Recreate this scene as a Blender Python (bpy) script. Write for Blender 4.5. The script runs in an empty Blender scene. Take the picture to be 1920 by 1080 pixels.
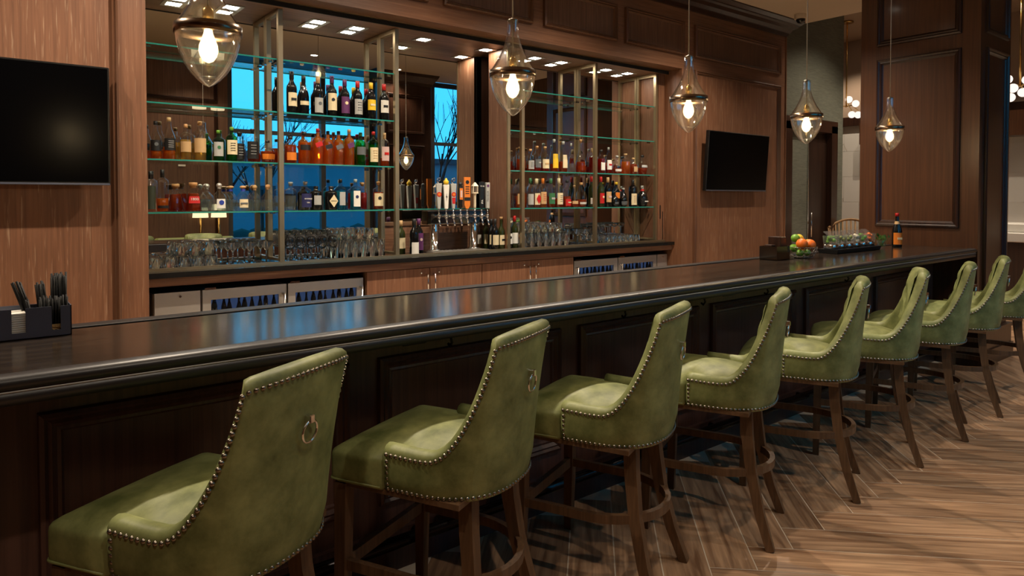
import bpy, math, random
from mathutils import Matrix, Vector
random.seed(7)
R = math.radians
SC = bpy.context.scene
COL = SC.collection

# ------------------------------------------------------------------ camera
cam_d = bpy.data.cameras.new('camera')
cam = bpy.data.objects.new('camera', cam_d)
COL.objects.link(cam)
cam.location = (0, 0, 1.546)
cam.rotation_euler = (R(90 - 1.4), 0, -R(90 - 51.68))
cam_d.sensor_width = 36.0
cam_d.lens = 24.0
cam_d.shift_y = -0.0712
cam_d.clip_start = 0.05
cam_d.clip_end = 200
SC.camera = cam

# ------------------------------------------------------------------ world: dusk sky outside the windows
W = bpy.data.worlds.new('dusk'); SC.world = W; W.use_nodes = True
wn = W.node_tree.nodes; wl = W.node_tree.links
wn['Background'].inputs[0].default_value = (0.030, 0.32, 0.60, 1)
wn['Background'].inputs[1].default_value = 1.7

SC.view_settings.view_transform = 'Standard'
SC.view_settings.look = 'None'
SC.view_settings.gamma = 1.0
SC.view_settings.use_curve_mapping = False
SC.view_settings.exposure = 0.7
SC.cycles.max_bounces = 10
SC.cycles.diffuse_bounces = 3
SC.cycles.glossy_bounces = 4
SC.cycles.transmission_bounces = 9
SC.cycles.transparent_max_bounces = 18
SC.cycles.adaptive_threshold = 0.06
SC.cycles.sample_clamp_indirect = 3.0
SC.cycles.caustics_reflective = False
SC.cycles.caustics_refractive = False

# ------------------------------------------------------------------ tagging
def tag(o, label=None, cat=None, group=None, kind=None):
    if label: o['label'] = label
    if cat: o['category'] = cat
    if group: o['group'] = group
    if kind: o['kind'] = kind
    return o
def thing(name, label, cat, loc=(0, 0, 0), rotz=0.0, group=None):
    o = bpy.data.objects.new(name, None); COL.objects.link(o)
    o.empty_display_size = .1
    o.location = loc; o.rotation_euler = (0, 0, rotz)
    return tag(o, label, cat, group)
def copy_tree(o, parent=None):
    c = o.copy(); COL.objects.link(c); c.parent = parent
    for ch in o.children:
        copy_tree(ch, c)
    return c

# ------------------------------------------------------------------ mesh builder
class MB:
    def __init__(s): s.v = []; s.f = []; s.sm = []
    def add(s, vs, fs, smooth=False, M=None):
        b = len(s.v)
        s.v += [tuple(M @ Vector(p)) for p in vs] if M is not None else [tuple(p) for p in vs]
        for f in fs: s.f.append([b + i for i in f]); s.sm.append(smooth)
        return s
    def box(s, x0, x1, y0, y1, z0, z1, M=None):
        vs = [(x0,y0,z0),(x1,y0,z0),(x1,y1,z0),(x0,y1,z0),(x0,y0,z1),(x1,y0,z1),(x1,y1,z1),(x0,y1,z1)]
        return s.add(vs, [(0,3,2,1),(4,5,6,7),(0,1,5,4),(1,2,6,5),(2,3,7,6),(3,0,4,7)], False, M)
    def bbox(s, x0, x1, y0, y1, z0, z1, b=.004, M=None):
        """box with chamfered vertical and top/bottom edges"""
        def ring(i, z): return [(x0+i+b,y0+i,z),(x1-i-b,y0+i,z),(x1-i,y0+i+b,z),(x1-i,y1-i-b,z),(x1-i-b,y1-i,z),(x0+i+b,y1-i,z),(x0+i,y1-i-b,z),(x0+i,y0+i+b,z)]
        return s.loops([ring(b, z0), ring(0, z0+b), ring(0, z1-b), ring(b, z1)], True, True, False, M)
    def loops(s, rings, cap0=False, cap1=False, smooth=False, M=None, closed=True):
        n = len(rings[0]); vs = [p for r in rings for p in r]; fs = []
        for k in range(len(rings) - 1):
            for i in range(n if closed else n - 1):
                j = (i + 1) % n
                fs.append((k*n+i, k*n+j, (k+1)*n+j, (k+1)*n+i))
        s.add(vs, fs, smooth, M)
        b = len(s.v) - len(vs)
        if cap0: s.f.append([b + i for i in range(n)][::-1]); s.sm.append(False)
        if cap1: s.f.append([b + (len(rings)-1)*n + i for i in range(n)]); s.sm.append(False)
        return s
    def lathe(s, prof, seg=16, c=(0,0,0), n=2.0, cap0=True, cap1=True, smooth=True, M=None, ph=0.0):
        rings = []
        for r, z in prof:
            ring = []
            for i in range(seg):
                a = 2*math.pi*(i + ph)/seg
                ca, sa = math.cos(a), math.sin(a)
                k = 1.0 if n == 2.0 else 1.0/((abs(ca)**n + abs(sa)**n)**(1.0/n))
                ring.append((c[0]+r*k*ca, c[1]+r*k*sa, c[2]+z))
            rings.append(ring)
        return s.loops(rings, cap0, cap1, smooth, M)
    def cyl(s, p0, p1, r0, r1=None, seg=10, caps=True, smooth=True):
        return s.tube([p0, p1], [r0, r0 if r1 is None else r1], seg, caps, smooth)
    def tube(s, pts, r, seg=8, caps=True, smooth=True, closed=False):
        pts = [Vector(p) for p in pts]; m = len(pts)
        rs = r if isinstance(r, (list, tuple)) else [r]*m
        rings = []; up = None
        for i in range(m):
            a = pts[(i-1) % m] if (closed or i > 0) else pts[i]
            b = pts[(i+1) % m] if (closed or i < m-1) else pts[i]
            d = (b - a).normalized()
            if up is None:
                up = Vector((0,0,1)) if abs(d.z) < .9 else Vector((1,0,0))
            x = d.cross(up).normalized(); up = x.cross(d).normalized()
            rings.append([tuple(pts[i] + rs[i]*(math.cos(2*math.pi*k/seg)*x + math.sin(2*math.pi*k/seg)*up)) for k in range(seg)])
        if closed: rings.append(rings[0])
        return s.loops(rings, caps and not closed, caps and not closed, smooth)
    def bar(s, pts, w, h, smooth=False):
        """rectangular section swept through pts; w sideways, h vertical (z up)"""
        pts = [Vector(p) for p in pts]; m = len(pts); rings = []
        ws = w if isinstance(w, (list, tuple)) else [w]*m
        hs = h if isinstance(h, (list, tuple)) else [h]*m
        for i in range(m):
            a = pts[max(i-1, 0)]; b = pts[min(i+1, m-1)]
            d = (b - a).normalized()
            up = Vector((0,0,1)) if abs(d.z) < .8 else Vector((0,1,0))
            x = d.cross(up).normalized(); u = x.cross(d).normalized()
            hw, hh = ws[i]/2, hs[i]/2
            rings.append([tuple(pts[i]+x*sx*hw+u*sy*hh) for sx, sy in ((-1,-1),(1,-1),(1,1),(-1,1))])
        return s.loops(rings, True, True, smooth)
    def sphere(s, c, r, seg=12, rings=8, sc=(1,1,1)):
        R_ = []
        for k in range(rings + 1):
            t = math.pi*k/rings
            rr = max(math.sin(t)*r, 1e-5)
            R_.append([(c[0]+sc[0]*rr*math.cos(2*math.pi*i/seg), c[1]+sc[1]*rr*math.sin(2*math.pi*i/seg), c[2]-sc[2]*r*math.cos(t)) for i in range(seg)])
        return s.loops(R_, False, False, True)
    def frame(s, u0, u1, v0, v1, prof, mp, fill=None):
        """mitred moulding: prof = [(inset, height)], mp(u, v, h) -> xyz"""
        rings = [[mp(u0+d, v0+d, h), mp(u1-d, v0+d, h), mp(u1-d, v1-d, h), mp(u0+d, v1-d, h)] for d, h in prof]
        s.loops(rings, False, fill is True)
        return s
    def build(s, name, mat, parent=None, loc=None, shade=None):
        me = bpy.data.meshes.new(name)
        me.from_pydata(s.v, [], s.f)
        me.polygons.foreach_set('use_smooth', s.sm if shade is None else [shade]*len(s.sm))
        me.update()
        if mat is not None: me.materials.append(MAT[mat] if isinstance(mat, str) else mat)
        o = bpy.data.objects.new(name, me); COL.objects.link(o)
        if parent is not None: o.parent = parent
        if loc is not None: o.location = loc
        return o
def B(*a, **k): return MB().box(*a, **k)
def struct(o): return tag(o, kind='structure')

def text(name, body, size, mat, parent, M, align='CENTER', ext=.0004):
    cu = bpy.data.curves.new(name, 'FONT'); cu.body = body; cu.size = size
    cu.align_x = align; cu.align_y = 'CENTER'; cu.extrude = ext; cu.resolution_u = 2
    t = bpy.data.objects.new(name, cu); COL.objects.link(t)
    dg = bpy.context.evaluated_depsgraph_get()
    me = bpy.data.meshes.new_from_object(t.evaluated_get(dg))
    bpy.data.objects.remove(t)
    me.transform(M); me.materials.clear(); me.materials.append(MAT[mat])
    o = bpy.data.objects.new(name, me); COL.objects.link(o); o.parent = parent
    return o

# ------------------------------------------------------------------ materials
MAT = {}
def srgb(r, g, b):
    return tuple(((c/255)/12.92 if c/255 <= .04045 else ((c/255+.055)/1.055)**2.4) for c in (r, g, b)) + (1,)
def newmat(name):
    m = bpy.data.materials.new(name); m.use_nodes = True
    nt = m.node_tree; MAT[name] = m
    return m, nt, nt.nodes, nt.links, nt.nodes['Principled BSDF']
def plain(name, col, rough=.5, metal=0.0, coat=0.0, bump=0.0, bscale=60, spec=None, emit=None, estr=0):
    m, nt, n, l, p = newmat(name)
    p.inputs['Base Color'].default_value = col
    p.inputs['Roughness'].default_value = rough
    p.inputs['Metallic'].default_value = metal
    if coat: p.inputs['Coat Weight'].default_value = coat; p.inputs['Coat Roughness'].default_value = .08
    if spec is not None: p.inputs['Specular IOR Level'].default_value = spec
    if emit: p.inputs['Emission Color'].default_value = emit; p.inputs['Emission Strength'].default_value = estr
    if bump:
        tc = n.new('ShaderNodeTexCoord'); t = n.new('ShaderNodeTexNoise'); t.inputs['Scale'].default_value = bscale
        b = n.new('ShaderNodeBump'); b.inputs['Strength'].default_value = bump; b.inputs['Distance'].default_value = .004
        l.new(tc.outputs['Object'], t.inputs['Vector']); l.new(t.outputs['Fac'], b.inputs['Height']); l.new(b.outputs[0], p.inputs['Normal'])
    return m
def wood(name, c1, c2, axis='Z', fine=38, long_=1.6, rough=.42, streak=None, samt=.0, coat=0.0, rnd=False, bump=.15, spec=.4, lo=.68, hi=1.3, dist=.6):
    m, nt, n, l, p = newmat(name)
    tc = n.new('ShaderNodeTexCoord'); mp = n.new('ShaderNodeMapping')
    sc = [fine, fine, fine]; sc['XYZ'.index(axis)] = long_
    mp.inputs['Scale'].default_value = sc
    src = tc.outputs['Object']
    if rnd:
        oi = n.new('ShaderNodeObjectInfo'); ad = n.new('ShaderNodeVectorMath'); ad.operation = 'ADD'
        mu = n.new('ShaderNodeVectorMath'); mu.operation = 'SCALE'; mu.inputs['Scale'].default_value = 37.0
        cb = n.new('ShaderNodeCombineXYZ')
        for i in range(3): l.new(oi.outputs['Random'], cb.inputs[i])
        l.new(cb.outputs[0], mu.inputs[0]); l.new(src, ad.inputs[0]); l.new(mu.outputs[0], ad.inputs[1]); src = ad.outputs[0]
    l.new(src, mp.inputs['Vector'])
    t = n.new('ShaderNodeTexNoise'); t.inputs['Scale'].default_value = 1.0; t.inputs['Detail'].default_value = 4; t.inputs['Distortion'].default_value = dist
    l.new(mp.outputs[0], t.inputs['Vector'])
    cr = n.new('ShaderNodeValToRGB'); cr.color_ramp.elements[0].position = .32; cr.color_ramp.elements[1].position = .68
    cr.color_ramp.elements[0].color = c1; cr.color_ramp.elements[1].color = c2
    l.new(t.outputs['Fac'], cr.inputs['Fac'])
    out = cr.outputs['Color']
    t3 = n.new('ShaderNodeTexNoise'); t3.inputs['Scale'].default_value = 1.1; t3.inputs['Detail'].default_value = 2
    l.new(src, t3.inputs['Vector'])
    mx0 = n.new('ShaderNodeMixRGB'); mx0.blend_type = 'MULTIPLY'; mx0.inputs['Fac'].default_value = .55
    r3 = n.new('ShaderNodeMapRange'); r3.inputs['From Min'].default_value = .3; r3.inputs['From Max'].default_value = .7; r3.inputs['To Min'].default_value = .62; r3.inputs['To Max'].default_value = 1.25
    l.new(t3.outputs['Fac'], r3.inputs['Value']); l.new(out, mx0.inputs['Color1']); l.new(r3.outputs[0], mx0.inputs['Color2']); out = mx0.outputs[0]
    if rnd:
        r4 = n.new('ShaderNodeMapRange'); r4.inputs['To Min'].default_value = lo; r4.inputs['To Max'].default_value = hi
        l.new(oi.outputs['Random'], r4.inputs['Value'])
        mx4 = n.new('ShaderNodeMixRGB'); mx4.blend_type = 'MULTIPLY'; mx4.inputs['Fac'].default_value = 1
        l.new(out, mx4.inputs['Color1']); l.new(r4.outputs[0], mx4.inputs['Color2']); out = mx4.outputs[0]
    if streak:
        mp2 = n.new('ShaderNodeMapping'); sc2 = [fine*1.9]*3; sc2['XYZ'.index(axis)] = long_*3.0; mp2.inputs['Scale'].default_value = sc2
        l.new(src, mp2.inputs['Vector'])
        t2 = n.new('ShaderNodeTexNoise'); t2.inputs['Scale'].default_value = 1.0; t2.inputs['Detail'].default_value = 3
        l.new(mp2.outputs[0], t2.inputs['Vector'])
        r2 = n.new('ShaderNodeMapRange'); r2.inputs['From Min'].default_value = .60; r2.inputs['From Max'].default_value = .74; r2.inputs['To Max'].default_value = samt
        l.new(t2.outputs['Fac'], r2.inputs['Value'])
        mx = n.new('ShaderNodeMixRGB'); mx.inputs['Color2'].default_value = streak
        l.new(r2.outputs[0], mx.inputs['Fac']); l.new(out, mx.inputs['Color1']); out = mx.outputs[0]
    l.new(out, p.inputs['Base Color'])
    p.inputs['Roughness'].default_value = rough
    p.inputs['Specular IOR Level'].default_value = spec
    if coat: p.inputs['Coat Weight'].default_value = coat; p.inputs['Coat Roughness'].default_value = .12
    return m
def clearglass(name, tint=(1,1,1,1), ior=1.45, boost=1.0, gcol=(1,1,1,1), rough=0.0, haze=0.0):
    """thin clear glass: transparent body with Fresnel reflections"""
    m, nt, n, l, p = newmat(name); n.remove(p)
    out = n['Material Output']
    tr = n.new('ShaderNodeBsdfTransparent'); tr.inputs[0].default_value = tint
    gl = n.new('ShaderNodeBsdfGlossy'); gl.inputs['Roughness'].default_value = rough; gl.inputs['Color'].default_value = gcol
    fr = n.new('ShaderNodeFresnel'); ge = n.new('ShaderNodeNewGeometry')      # same reflectance from both sides of the wall of the glass
    mi = n.new('ShaderNodeMapRange'); mi.inputs['To Min'].default_value = ior; mi.inputs['To Max'].default_value = 1/ior
    l.new(ge.outputs['Backfacing'], mi.inputs['Value']); l.new(mi.outputs[0], fr.inputs['IOR'])
    mu = n.new('ShaderNodeMath'); mu.operation = 'MULTIPLY'; mu.inputs[1].default_value = boost; mu.use_clamp = True
    mx = n.new('ShaderNodeMixShader')
    l.new(fr.outputs[0], mu.inputs[0]); l.new(mu.outputs[0], mx.inputs[0]); l.new(tr.outputs[0], mx.inputs[1]); l.new(gl.outputs[0], mx.inputs[2])
    if haze:  # white scatter mixed in, standing in for light caught in the glass
        df = n.new('ShaderNodeBsdfTranslucent'); d2 = n.new('ShaderNodeBsdfDiffuse'); mm = n.new('ShaderNodeMixShader'); m3 = n.new('ShaderNodeMixShader'); m3.inputs[0].default_value = haze
        l.new(df.outputs[0], mm.inputs[1]); l.new(d2.outputs[0], mm.inputs[2]); l.new(mx.outputs[0], m3.inputs[1]); l.new(mm.outputs[0], m3.inputs[2]); mx = m3
    l.new(mx.outputs[0], out.inputs['Surface'])
    return m
def liquid(name, col, dens=.5):
    m, nt, n, l, p = newmat(name)
    out = n['Material Output']
    p.inputs['Base Color'].default_value = col; p.inputs['Roughness'].default_value = .12
    tr = n.new('ShaderNodeBsdfTransparent'); tr.inputs[0].default_value = tuple(c**.55 for c in col[:3]) + (1,)
    tl = n.new('ShaderNodeBsdfTranslucent'); tl.inputs[0].default_value = col
    m1 = n.new('ShaderNodeMixShader'); m1.inputs[0].default_value = .5
    l.new(p.outputs[0], m1.inputs[1]); l.new(tl.outputs[0], m1.inputs[2])
    mx = n.new('ShaderNodeMixShader'); mx.inputs[0].default_value = dens
    l.new(tr.outputs[0], mx.inputs[1]); l.new(m1.outputs[0], mx.inputs[2]); l.new(mx.outputs[0], out.inputs['Surface'])
    return m
def emit(name, col, s):
    m, nt, n, l, p = newmat(name); n.remove(p)
    e = n.new('ShaderNodeEmission'); e.inputs[0].default_value = col; e.inputs[1].default_value = s
    l.new(e.outputs[0], n['Material Output'].inputs['Surface'])
    return m

wood('wall_oak', srgb(108, 72, 51), srgb(132, 91, 66), 'Z', 60, 1.6, .45, srgb(200, 172, 142), .36)
wood('mould_oak_shaded', srgb(84, 56, 40), srgb(104, 71, 51), 'Z', 46, 1.4, .38)  # wall oak darkened so the mouldings read as shaded
wood('wall_oak_x', srgb(104, 70, 50), srgb(128, 90, 66), 'X', 60, 1.6, .42, srgb(190, 165, 135), .12)
wood('wall_oak_deep', srgb(84, 57, 42), srgb(108, 77, 58), 'Z', 60, 1.6, .45, srgb(160, 140, 115), .15)
wood('mahogany', srgb(68, 41, 25), srgb(84, 52, 32), 'Z', 60, 1.4, .34, None, 0, .2)
wood('mahogany_dark', srgb(38, 22, 15), srgb(58, 35, 24), 'Z', 44, 1.2, .32, None, 0, .15)
wood('espresso', srgb(66, 43, 37), srgb(88, 60, 51), 'Z', 60, 1.2, .36, None, 0, .1)
wood('bar_top', srgb(40, 33, 28), srgb(58, 49, 41), 'X', 30, 1.5, .16, None, 0, .3, bump=.02, spec=.5)
plain('bar_edge', srgb(34, 32, 33), .36)
wood('stool_wood', srgb(80, 58, 40), srgb(108, 80, 56), 'Z', 60, 3, .38, None, 0, .1)
wood('plank', srgb(126, 92, 67), srgb(196, 156, 120), 'X', 30, 1.9, .34, srgb(214, 184, 150), .22, 0, True, .12, lo=.76, hi=1.18, dist=.9)
plain('grout', srgb(214, 196, 172), .8)
wood('counter_rail', srgb(98, 66, 47), srgb(138, 99, 74), 'X', 46, 1.4, .42, srgb(200, 175, 145), .2)
plain('ceiling_paint', srgb(198, 180, 160), .85)
plain('black', (.004, .004, .004, 1), .4)
plain('gap_black', (.002, .002, .002, 1), .9)
plain('tv_screen', (.0012, .0012, .0015, 1), .2, spec=.08)
plain('tv_frame', (.006, .006, .006, 1), .3)
plain('champagne', srgb(168, 148, 116), .34, .85)
plain('brass', srgb(196, 158, 92), .22, 1.0)
plain('bronze', srgb(136, 116, 98), .26, 1.0)
plain('highlight_pale', srgb(150, 146, 140), .25)
plain('chrome', srgb(225, 225, 225), .08, 1.0)
plain('steel', srgb(190, 184, 176), .42, .8)
plain('dark_steel', srgb(88, 92, 108), .4, .35)
plain('pewter', srgb(140, 132, 120), .3, 1.0)
plain('mirror', (.88, .90, .88, 1), 0.0, 1.0)
plain('black_stone', (.010, .010, .010, 1), .18, spec=.5)
plain('white', srgb(232, 228, 218), .6)
plain('paper', srgb(225, 222, 212), .9)
plain('cream', srgb(222, 205, 165), .6)
plain('plastic_black', (.006, .006, .006, 1), .5, spec=.3)
plain('pick_wood', srgb(212, 178, 120), .7)
plain('rubber', (.01, .01, .01, 1), .8)
plain('cloth_white', srgb(190, 185, 178), .7)
plain('rail_metal', srgb(46, 44, 46), .25, .9)
plain('sofa_green', srgb(120, 128, 62), .5)
plain('window_frame', srgb(48, 50, 54), .5)
plain('asphalt', srgb(60, 72, 84), .9)
plain('bark', srgb(22, 24, 28), .9)
plain('building', srgb(96, 116, 132), .8)
plain('building_dark', srgb(40, 52, 64), .8)
plain('hedge', srgb(24, 40, 40), .9)
plain('car_paint', srgb(90, 110, 130), .3)
plain('upper_wall', srgb(150, 128, 108), .85)
plain('rattan', srgb(140, 104, 62), .7)
wood('wallpaper', srgb(92, 93, 82), srgb(110, 111, 98), 'X', 130, 9, .8, None, 0, 0, bump=.1, spec=.2)
wood('door_dark', srgb(36, 23, 17), srgb(52, 34, 25), 'Z', 44, 1.2, .36)
clearglass('pendant_glass', (.98, .98, .975, 1), 1.52, 2.2, haze=.0022)  # trace of white haze mixed in for the bulb-lit bowls
clearglass('cup_glass', (.93, .945, .95, 1), 1.5, 1.6, haze=.06)
def whitened_glass(name, ior=1.45, col=(.985, .99, .99, 1)):
    m, nt, n, l, p = newmat(name); n.remove(p)
    g = n.new('ShaderNodeBsdfGlass'); g.inputs['IOR'].default_value = ior; g.inputs['Color'].default_value = col; g.inputs['Roughness'].default_value = 0
    d = n.new('ShaderNodeBsdfTranslucent'); x = n.new('ShaderNodeMixShader'); x.inputs[0].default_value = .035  # a little white scatter mixed in to brighten the glassware
    l.new(g.outputs[0], x.inputs[1]); l.new(d.outputs[0], x.inputs[2]); l.new(x.outputs[0], n['Material Output'].inputs['Surface'])
whitened_glass('bar_glass')
clearglass('bottle_clear', (.95, .96, .955, 1), 1.5, 1.5)
clearglass('bottle_green', (.16, .62, .22, 1), 1.5, 1.4)
clearglass('bottle_aqua', (.40, .80, .86, 1), 1.5, 1.4)
clearglass('shelf_glass', (.93, .975, .955, 1), 1.5, 1.1)
clearglass('window_glass', (.97, .985, .99, 1), 1.45, .6)
plain('shelf_edge', srgb(46, 132, 118), .12, spec=.6)
plain('bottle_dark', srgb(16, 17, 18), .08, spec=.6)
plain('bottle_black', (.006, .006, .006, 1), .12, spec=.6)
plain('bottle_olive', srgb(44, 50, 22), .1, spec=.6)
liquid('amber', srgb(226, 118, 30), .42)
liquid('deep_amber', srgb(184, 70, 20), .48)
liquid('gold', srgb(222, 176, 84), .35)
liquid('clear_liquid', srgb(225, 230, 225), .08)
liquid('red_liquid', srgb(170, 34, 20), .5)
liquid('aqua_liquid', srgb(120, 205, 220), .25)
liquid('green_liquid', srgb(52, 150, 50), .4)
for nm, c in dict(red=(186, 24, 22), yellow=(232, 190, 40), navy=(38, 40, 84), purple=(92, 44, 92), orange=(216, 120, 34), tan=(196, 160, 112), label_green=(52, 110, 70), label_grey=(170, 170, 165), slate=(92, 96, 98), pink=(206, 176, 170), label_black=(22, 22, 22), cork=(196, 148, 96), leafgreen=(96, 150, 40), lime=(110, 160, 44), lemon=(238, 200, 60), tangerine=(232, 112, 24), olive=(120, 126, 40), herb=(60, 96, 34), onion=(226, 214, 186), blue=(40, 60, 150)).items():
    plain('c_' + nm, srgb(*c), .45)
def marble():
    m, nt, n, l, p = newmat('marble')
    tc = n.new('ShaderNodeTexCoord'); oi = n.new('ShaderNodeObjectInfo')
    ad = n.new('ShaderNodeVectorMath'); ad.operation = 'ADD'; mu = n.new('ShaderNodeMath'); mu.operation = 'MULTIPLY'; mu.inputs[1].default_value = 31
    l.new(oi.outputs['Random'], mu.inputs[0]); l.new(tc.outputs['Object'], ad.inputs[0]); l.new(mu.outputs[0], ad.inputs[1])
    t = n.new('ShaderNodeTexNoise'); t.inputs['Scale'].default_value = .8; t.inputs['Detail'].default_value = 4; t.inputs['Distortion'].default_value = .7
    l.new(ad.outputs[0], t.inputs['Vector'])
    cr = n.new('ShaderNodeValToRGB'); e = cr.color_ramp.elements
    e[0].position = .482; e[0].color = srgb(205, 200, 190); e[1].position = .512; e[1].color = srgb(208, 203, 194)
    a = e.new(.495); a.color = srgb(168, 158, 144)
    l.new(t.outputs['Fac'], cr.inputs['Fac']); l.new(cr.outputs[0], p.inputs['Base Color']); p.inputs['Roughness'].default_value = .3
marble()
def leather():
    m, nt, n, l, p = newmat('leather')
    tc = n.new('ShaderNodeTexCoord')
    t = n.new('ShaderNodeTexNoise'); t.inputs['Scale'].default_value = 9; t.inputs['Detail'].default_value = 6; t.inputs['Roughness'].default_value = .62
    l.new(tc.outputs['Object'], t.inputs['Vector'])
    cr = n.new('ShaderNodeValToRGB'); cr.color_ramp.elements[0].position = .3; cr.color_ramp.elements[1].position = .72
    cr.color_ramp.elements[0].color = srgb(80, 88, 48); cr.color_ramp.elements[1].color = srgb(142, 147, 94)
    l.new(t.outputs['Fac'], cr.inputs['Fac']); l.new(cr.outputs[0], p.inputs['Base Color'])
    p.inputs['Roughness'].default_value = .48; p.inputs['Specular IOR Level'].default_value = .35
leather()
emit('filament', (1.0, .72, .38, 1), 900)
def glow_bulb():
    m, nt, n, l, p = newmat('bulb'); n.remove(p)
    e = n.new('ShaderNodeEmission'); e.inputs[0].default_value = (1.0, .74, .36, 1); e.inputs[1].default_value = 3.2
    t = n.new('ShaderNodeBsdfTransparent'); x = n.new('ShaderNodeMixShader'); x.inputs[0].default_value = .45
    l.new(t.outputs[0], x.inputs[1]); l.new(e.outputs[0], x.inputs[2]); l.new(x.outputs[0], n['Material Output'].inputs['Surface'])
glow_bulb()
emit('led_white', (1.0, .90, .76, 1), 60)
emit('can_white', (1.0, .88, .72, 1), 14)
emit('globe', (1.0, .86, .76, 1), .75)
emit('lampshade', (1.0, .78, .46, 1), .9)
emit('cooler_light', (.14, .24, .55, 1), .11)
emit('far_lamp', (1.0, .85, .6, 1), 25)
emit('car_tail', (1.0, .08, .03, 1), 2)
plain('amber_glass', srgb(176, 84, 24), .2)
plain('olive_label', srgb(40, 46, 30), .5)
plain('slate_glass', srgb(130, 145, 170), .2, spec=.6)
plain('dark_chrome', srgb(120, 116, 110), .12, 1.0)
plain('cord_grey', srgb(150, 138, 122), .4)
# ================================================================== THE ROOM
YW, ZC, ZH = 4.70, 3.77, 2.955      # back wall face, ceiling, underside of the header over the back bar
X0, X1 = 0.85, 6.06                 # sides of the back bar niche
XE = 8.17                           # right end of the panelled back wall
YM = 5.21                           # mirror plane in the side bays
YB = -0.55                          # window wall behind the camera

# ---- floor: herringbone wood planks on a bed
floor = struct(B(-3.2, 13.6, YB, 8.2, -.15, -.0012).build('floor', 'grout'))
pw, pl = .1965, 1.179
pm = MB().box(0, pl - .0055, 0, pw - .0055, -.02, 0)
plank0 = None
def put_plank(x, y, rot):
    global plank0
    if plank0 is None:
        plank0 = pm.build('plank', 'plank', floor); o = plank0
    else:
        o = plank0.copy(); COL.objects.link(o)
    o.location = (x, y, 0); o.rotation_euler = (0, 0, rot)
q = math.sqrt(.5)
for b in range(-2, 3):
    for k in range(-30, 50):
        for kind in 'HV':
            fx, fy = k*pw + b*pl, k*pw - b*pl
            if kind == 'H': cx, cy = fx + pl/2, fy + pw/2
            else: fy += pw; cx, cy = fx + pw/2, fy + pl/2
            wx, wy = 3.10 + (cx + cy)*q, 1.565 + (cy - cx)*q
            if not (.2 < wx < 12.6 and .0 < wy < (2.7 if wx < 8.2 else 4.6)): continue
            if kind == 'H':
                put_plank(3.10 + (fx + fy)*q, 1.565 + (fy - fx)*q, -math.pi/4)
            else:
                ax = fx + pw - .0055
                put_plank(3.10 + (ax + fy)*q, 1.565 + (fy - ax)*q, math.pi/4)
far_floor = MB().box(8.2, 13.6, 4.6, 8.2, -.02, -.0004).build('plank_field', 'plank', floor)
far_floor['kind'] = 'stuff'
MB().box(-3.2, .9, YB, 2.4, -.02, -.0008).build('plank_field', 'plank', floor)['kind'] = 'stuff'

# ---- ceilings
ceiling = struct(B(-3.2, 8.35, YB, 5.5, ZC, ZC + .3).build('ceiling', 'ceiling_paint'))
struct(B(8.35, 13.6, YB, 8.2, 4.6, 4.75).build('ceiling_lobby', 'upper_wall'))
struct(B(8.30, 8.35, YB, 4.9, ZC + .3, 4.75).build('trim_1', 'upper_wall'))

# ---- back wall: two panelled piers, header, niche shell
wb = MB()
wb.box(-3.2, X0, YW, 5.5, 0, ZH)
wb.box(X1, XE, YW, 5.5, 0, ZH)
wall_back = struct(wb.build('wall_back', 'wall_oak'))
hd = MB().box(-3.2, XE, YW, 4.88, ZH, ZC - .02).box(-3.2, XE, 4.88, 5.5, ZH + .02, ZC - .02)
header = struct(hd.build('wall_header', 'wall_oak_x'))
struct(B(X0, X1, 5.40, 5.5, 0, ZH).build('wall_niche', 'mahogany_dark'))
soffit = struct(B(X0, X1, 4.88, 5.40, 2.92, ZH).build('ceiling_niche', 'counter_rail'))
MB().box(X0, X1, 4.872, 4.881, 2.915, ZH - .008).build('shadow_gap', 'gap_black', soffit)
MB().box(X0, X1, 4.858, 4.871, ZH - .006, ZH + .004).build('edge_strip', 'champagne', soffit)

MOULD = [(0, 0), (.003, .028), (.016, .034), (.024, .020), (.034, .026), (.044, .008), (.052, -.001)]
def back_mp(y): return lambda u, v, h: (u, y - h, v)
def panel_on_back(u0, u1, v0, v1, parent, mat='mould_oak_shaded', pmat='wall_oak_deep'):
    MB().frame(u0, u1, v0, v1, MOULD, back_mp(YW)).build('panel_moulding', mat, parent)
    B(u0 + .045, u1 - .045, YW - .003, YW + .002, v0 + .045, v1 - .045).build('panel', pmat, parent)
for u0, u1 in ((-1.28, -.34), (-.21, .73), (.86, 1.79), (1.93, 2.86), (3.0, 3.94), (4.07, 5.03), (5.15, 6.09), (6.27, 8.02)):
    panel_on_back(u0, u1, 3.10, 3.46, header)
panel_on_back(6.27, 8.02, .25, 2.965, wall_back, 'mould_oak_shaded', 'wall_oak')
panel_on_back(-1.6, .70, .25, 2.86, wall_back, 'mould_oak_shaded', 'wall_oak')
# pier edge beads
MB().box(XE - .012, XE, YW - .012, YW, 0, 3.6).build('edge_bead', 'wall_oak', wall_back)
MB().box(X1, X1 + .02, YW - .006, YW, 0, ZH).build('edge_bead', 'wall_oak', wall_back)
# crown moulding with a mitred return at the right end
cp = [(0, 3.60), (.02, 3.605), (.03, 3.64), (.045, 3.645), (.07, 3.68), (.12, 3.70), (.135, 3.72), (.15, 3.725), (.19, 3.755), (.19, ZC)]
rings = [[(-3.2, YW - o, z) for o, z in cp], [(XE + .6*o, YW - o, z) for o, z in cp], [(XE + .6*o, 5.0, z) for o, z in cp]]
cm = MB()
n_ = len(cp)
cm.add([p for r in rings for p in r], [(k*n_+i, k*n_+i+1, (k+1)*n_+i+1, (k+1)*n_+i) for k in range(2) for i in range(n_-1)])
struct(cm.build('trim_2', 'mahogany_dark'))

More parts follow.
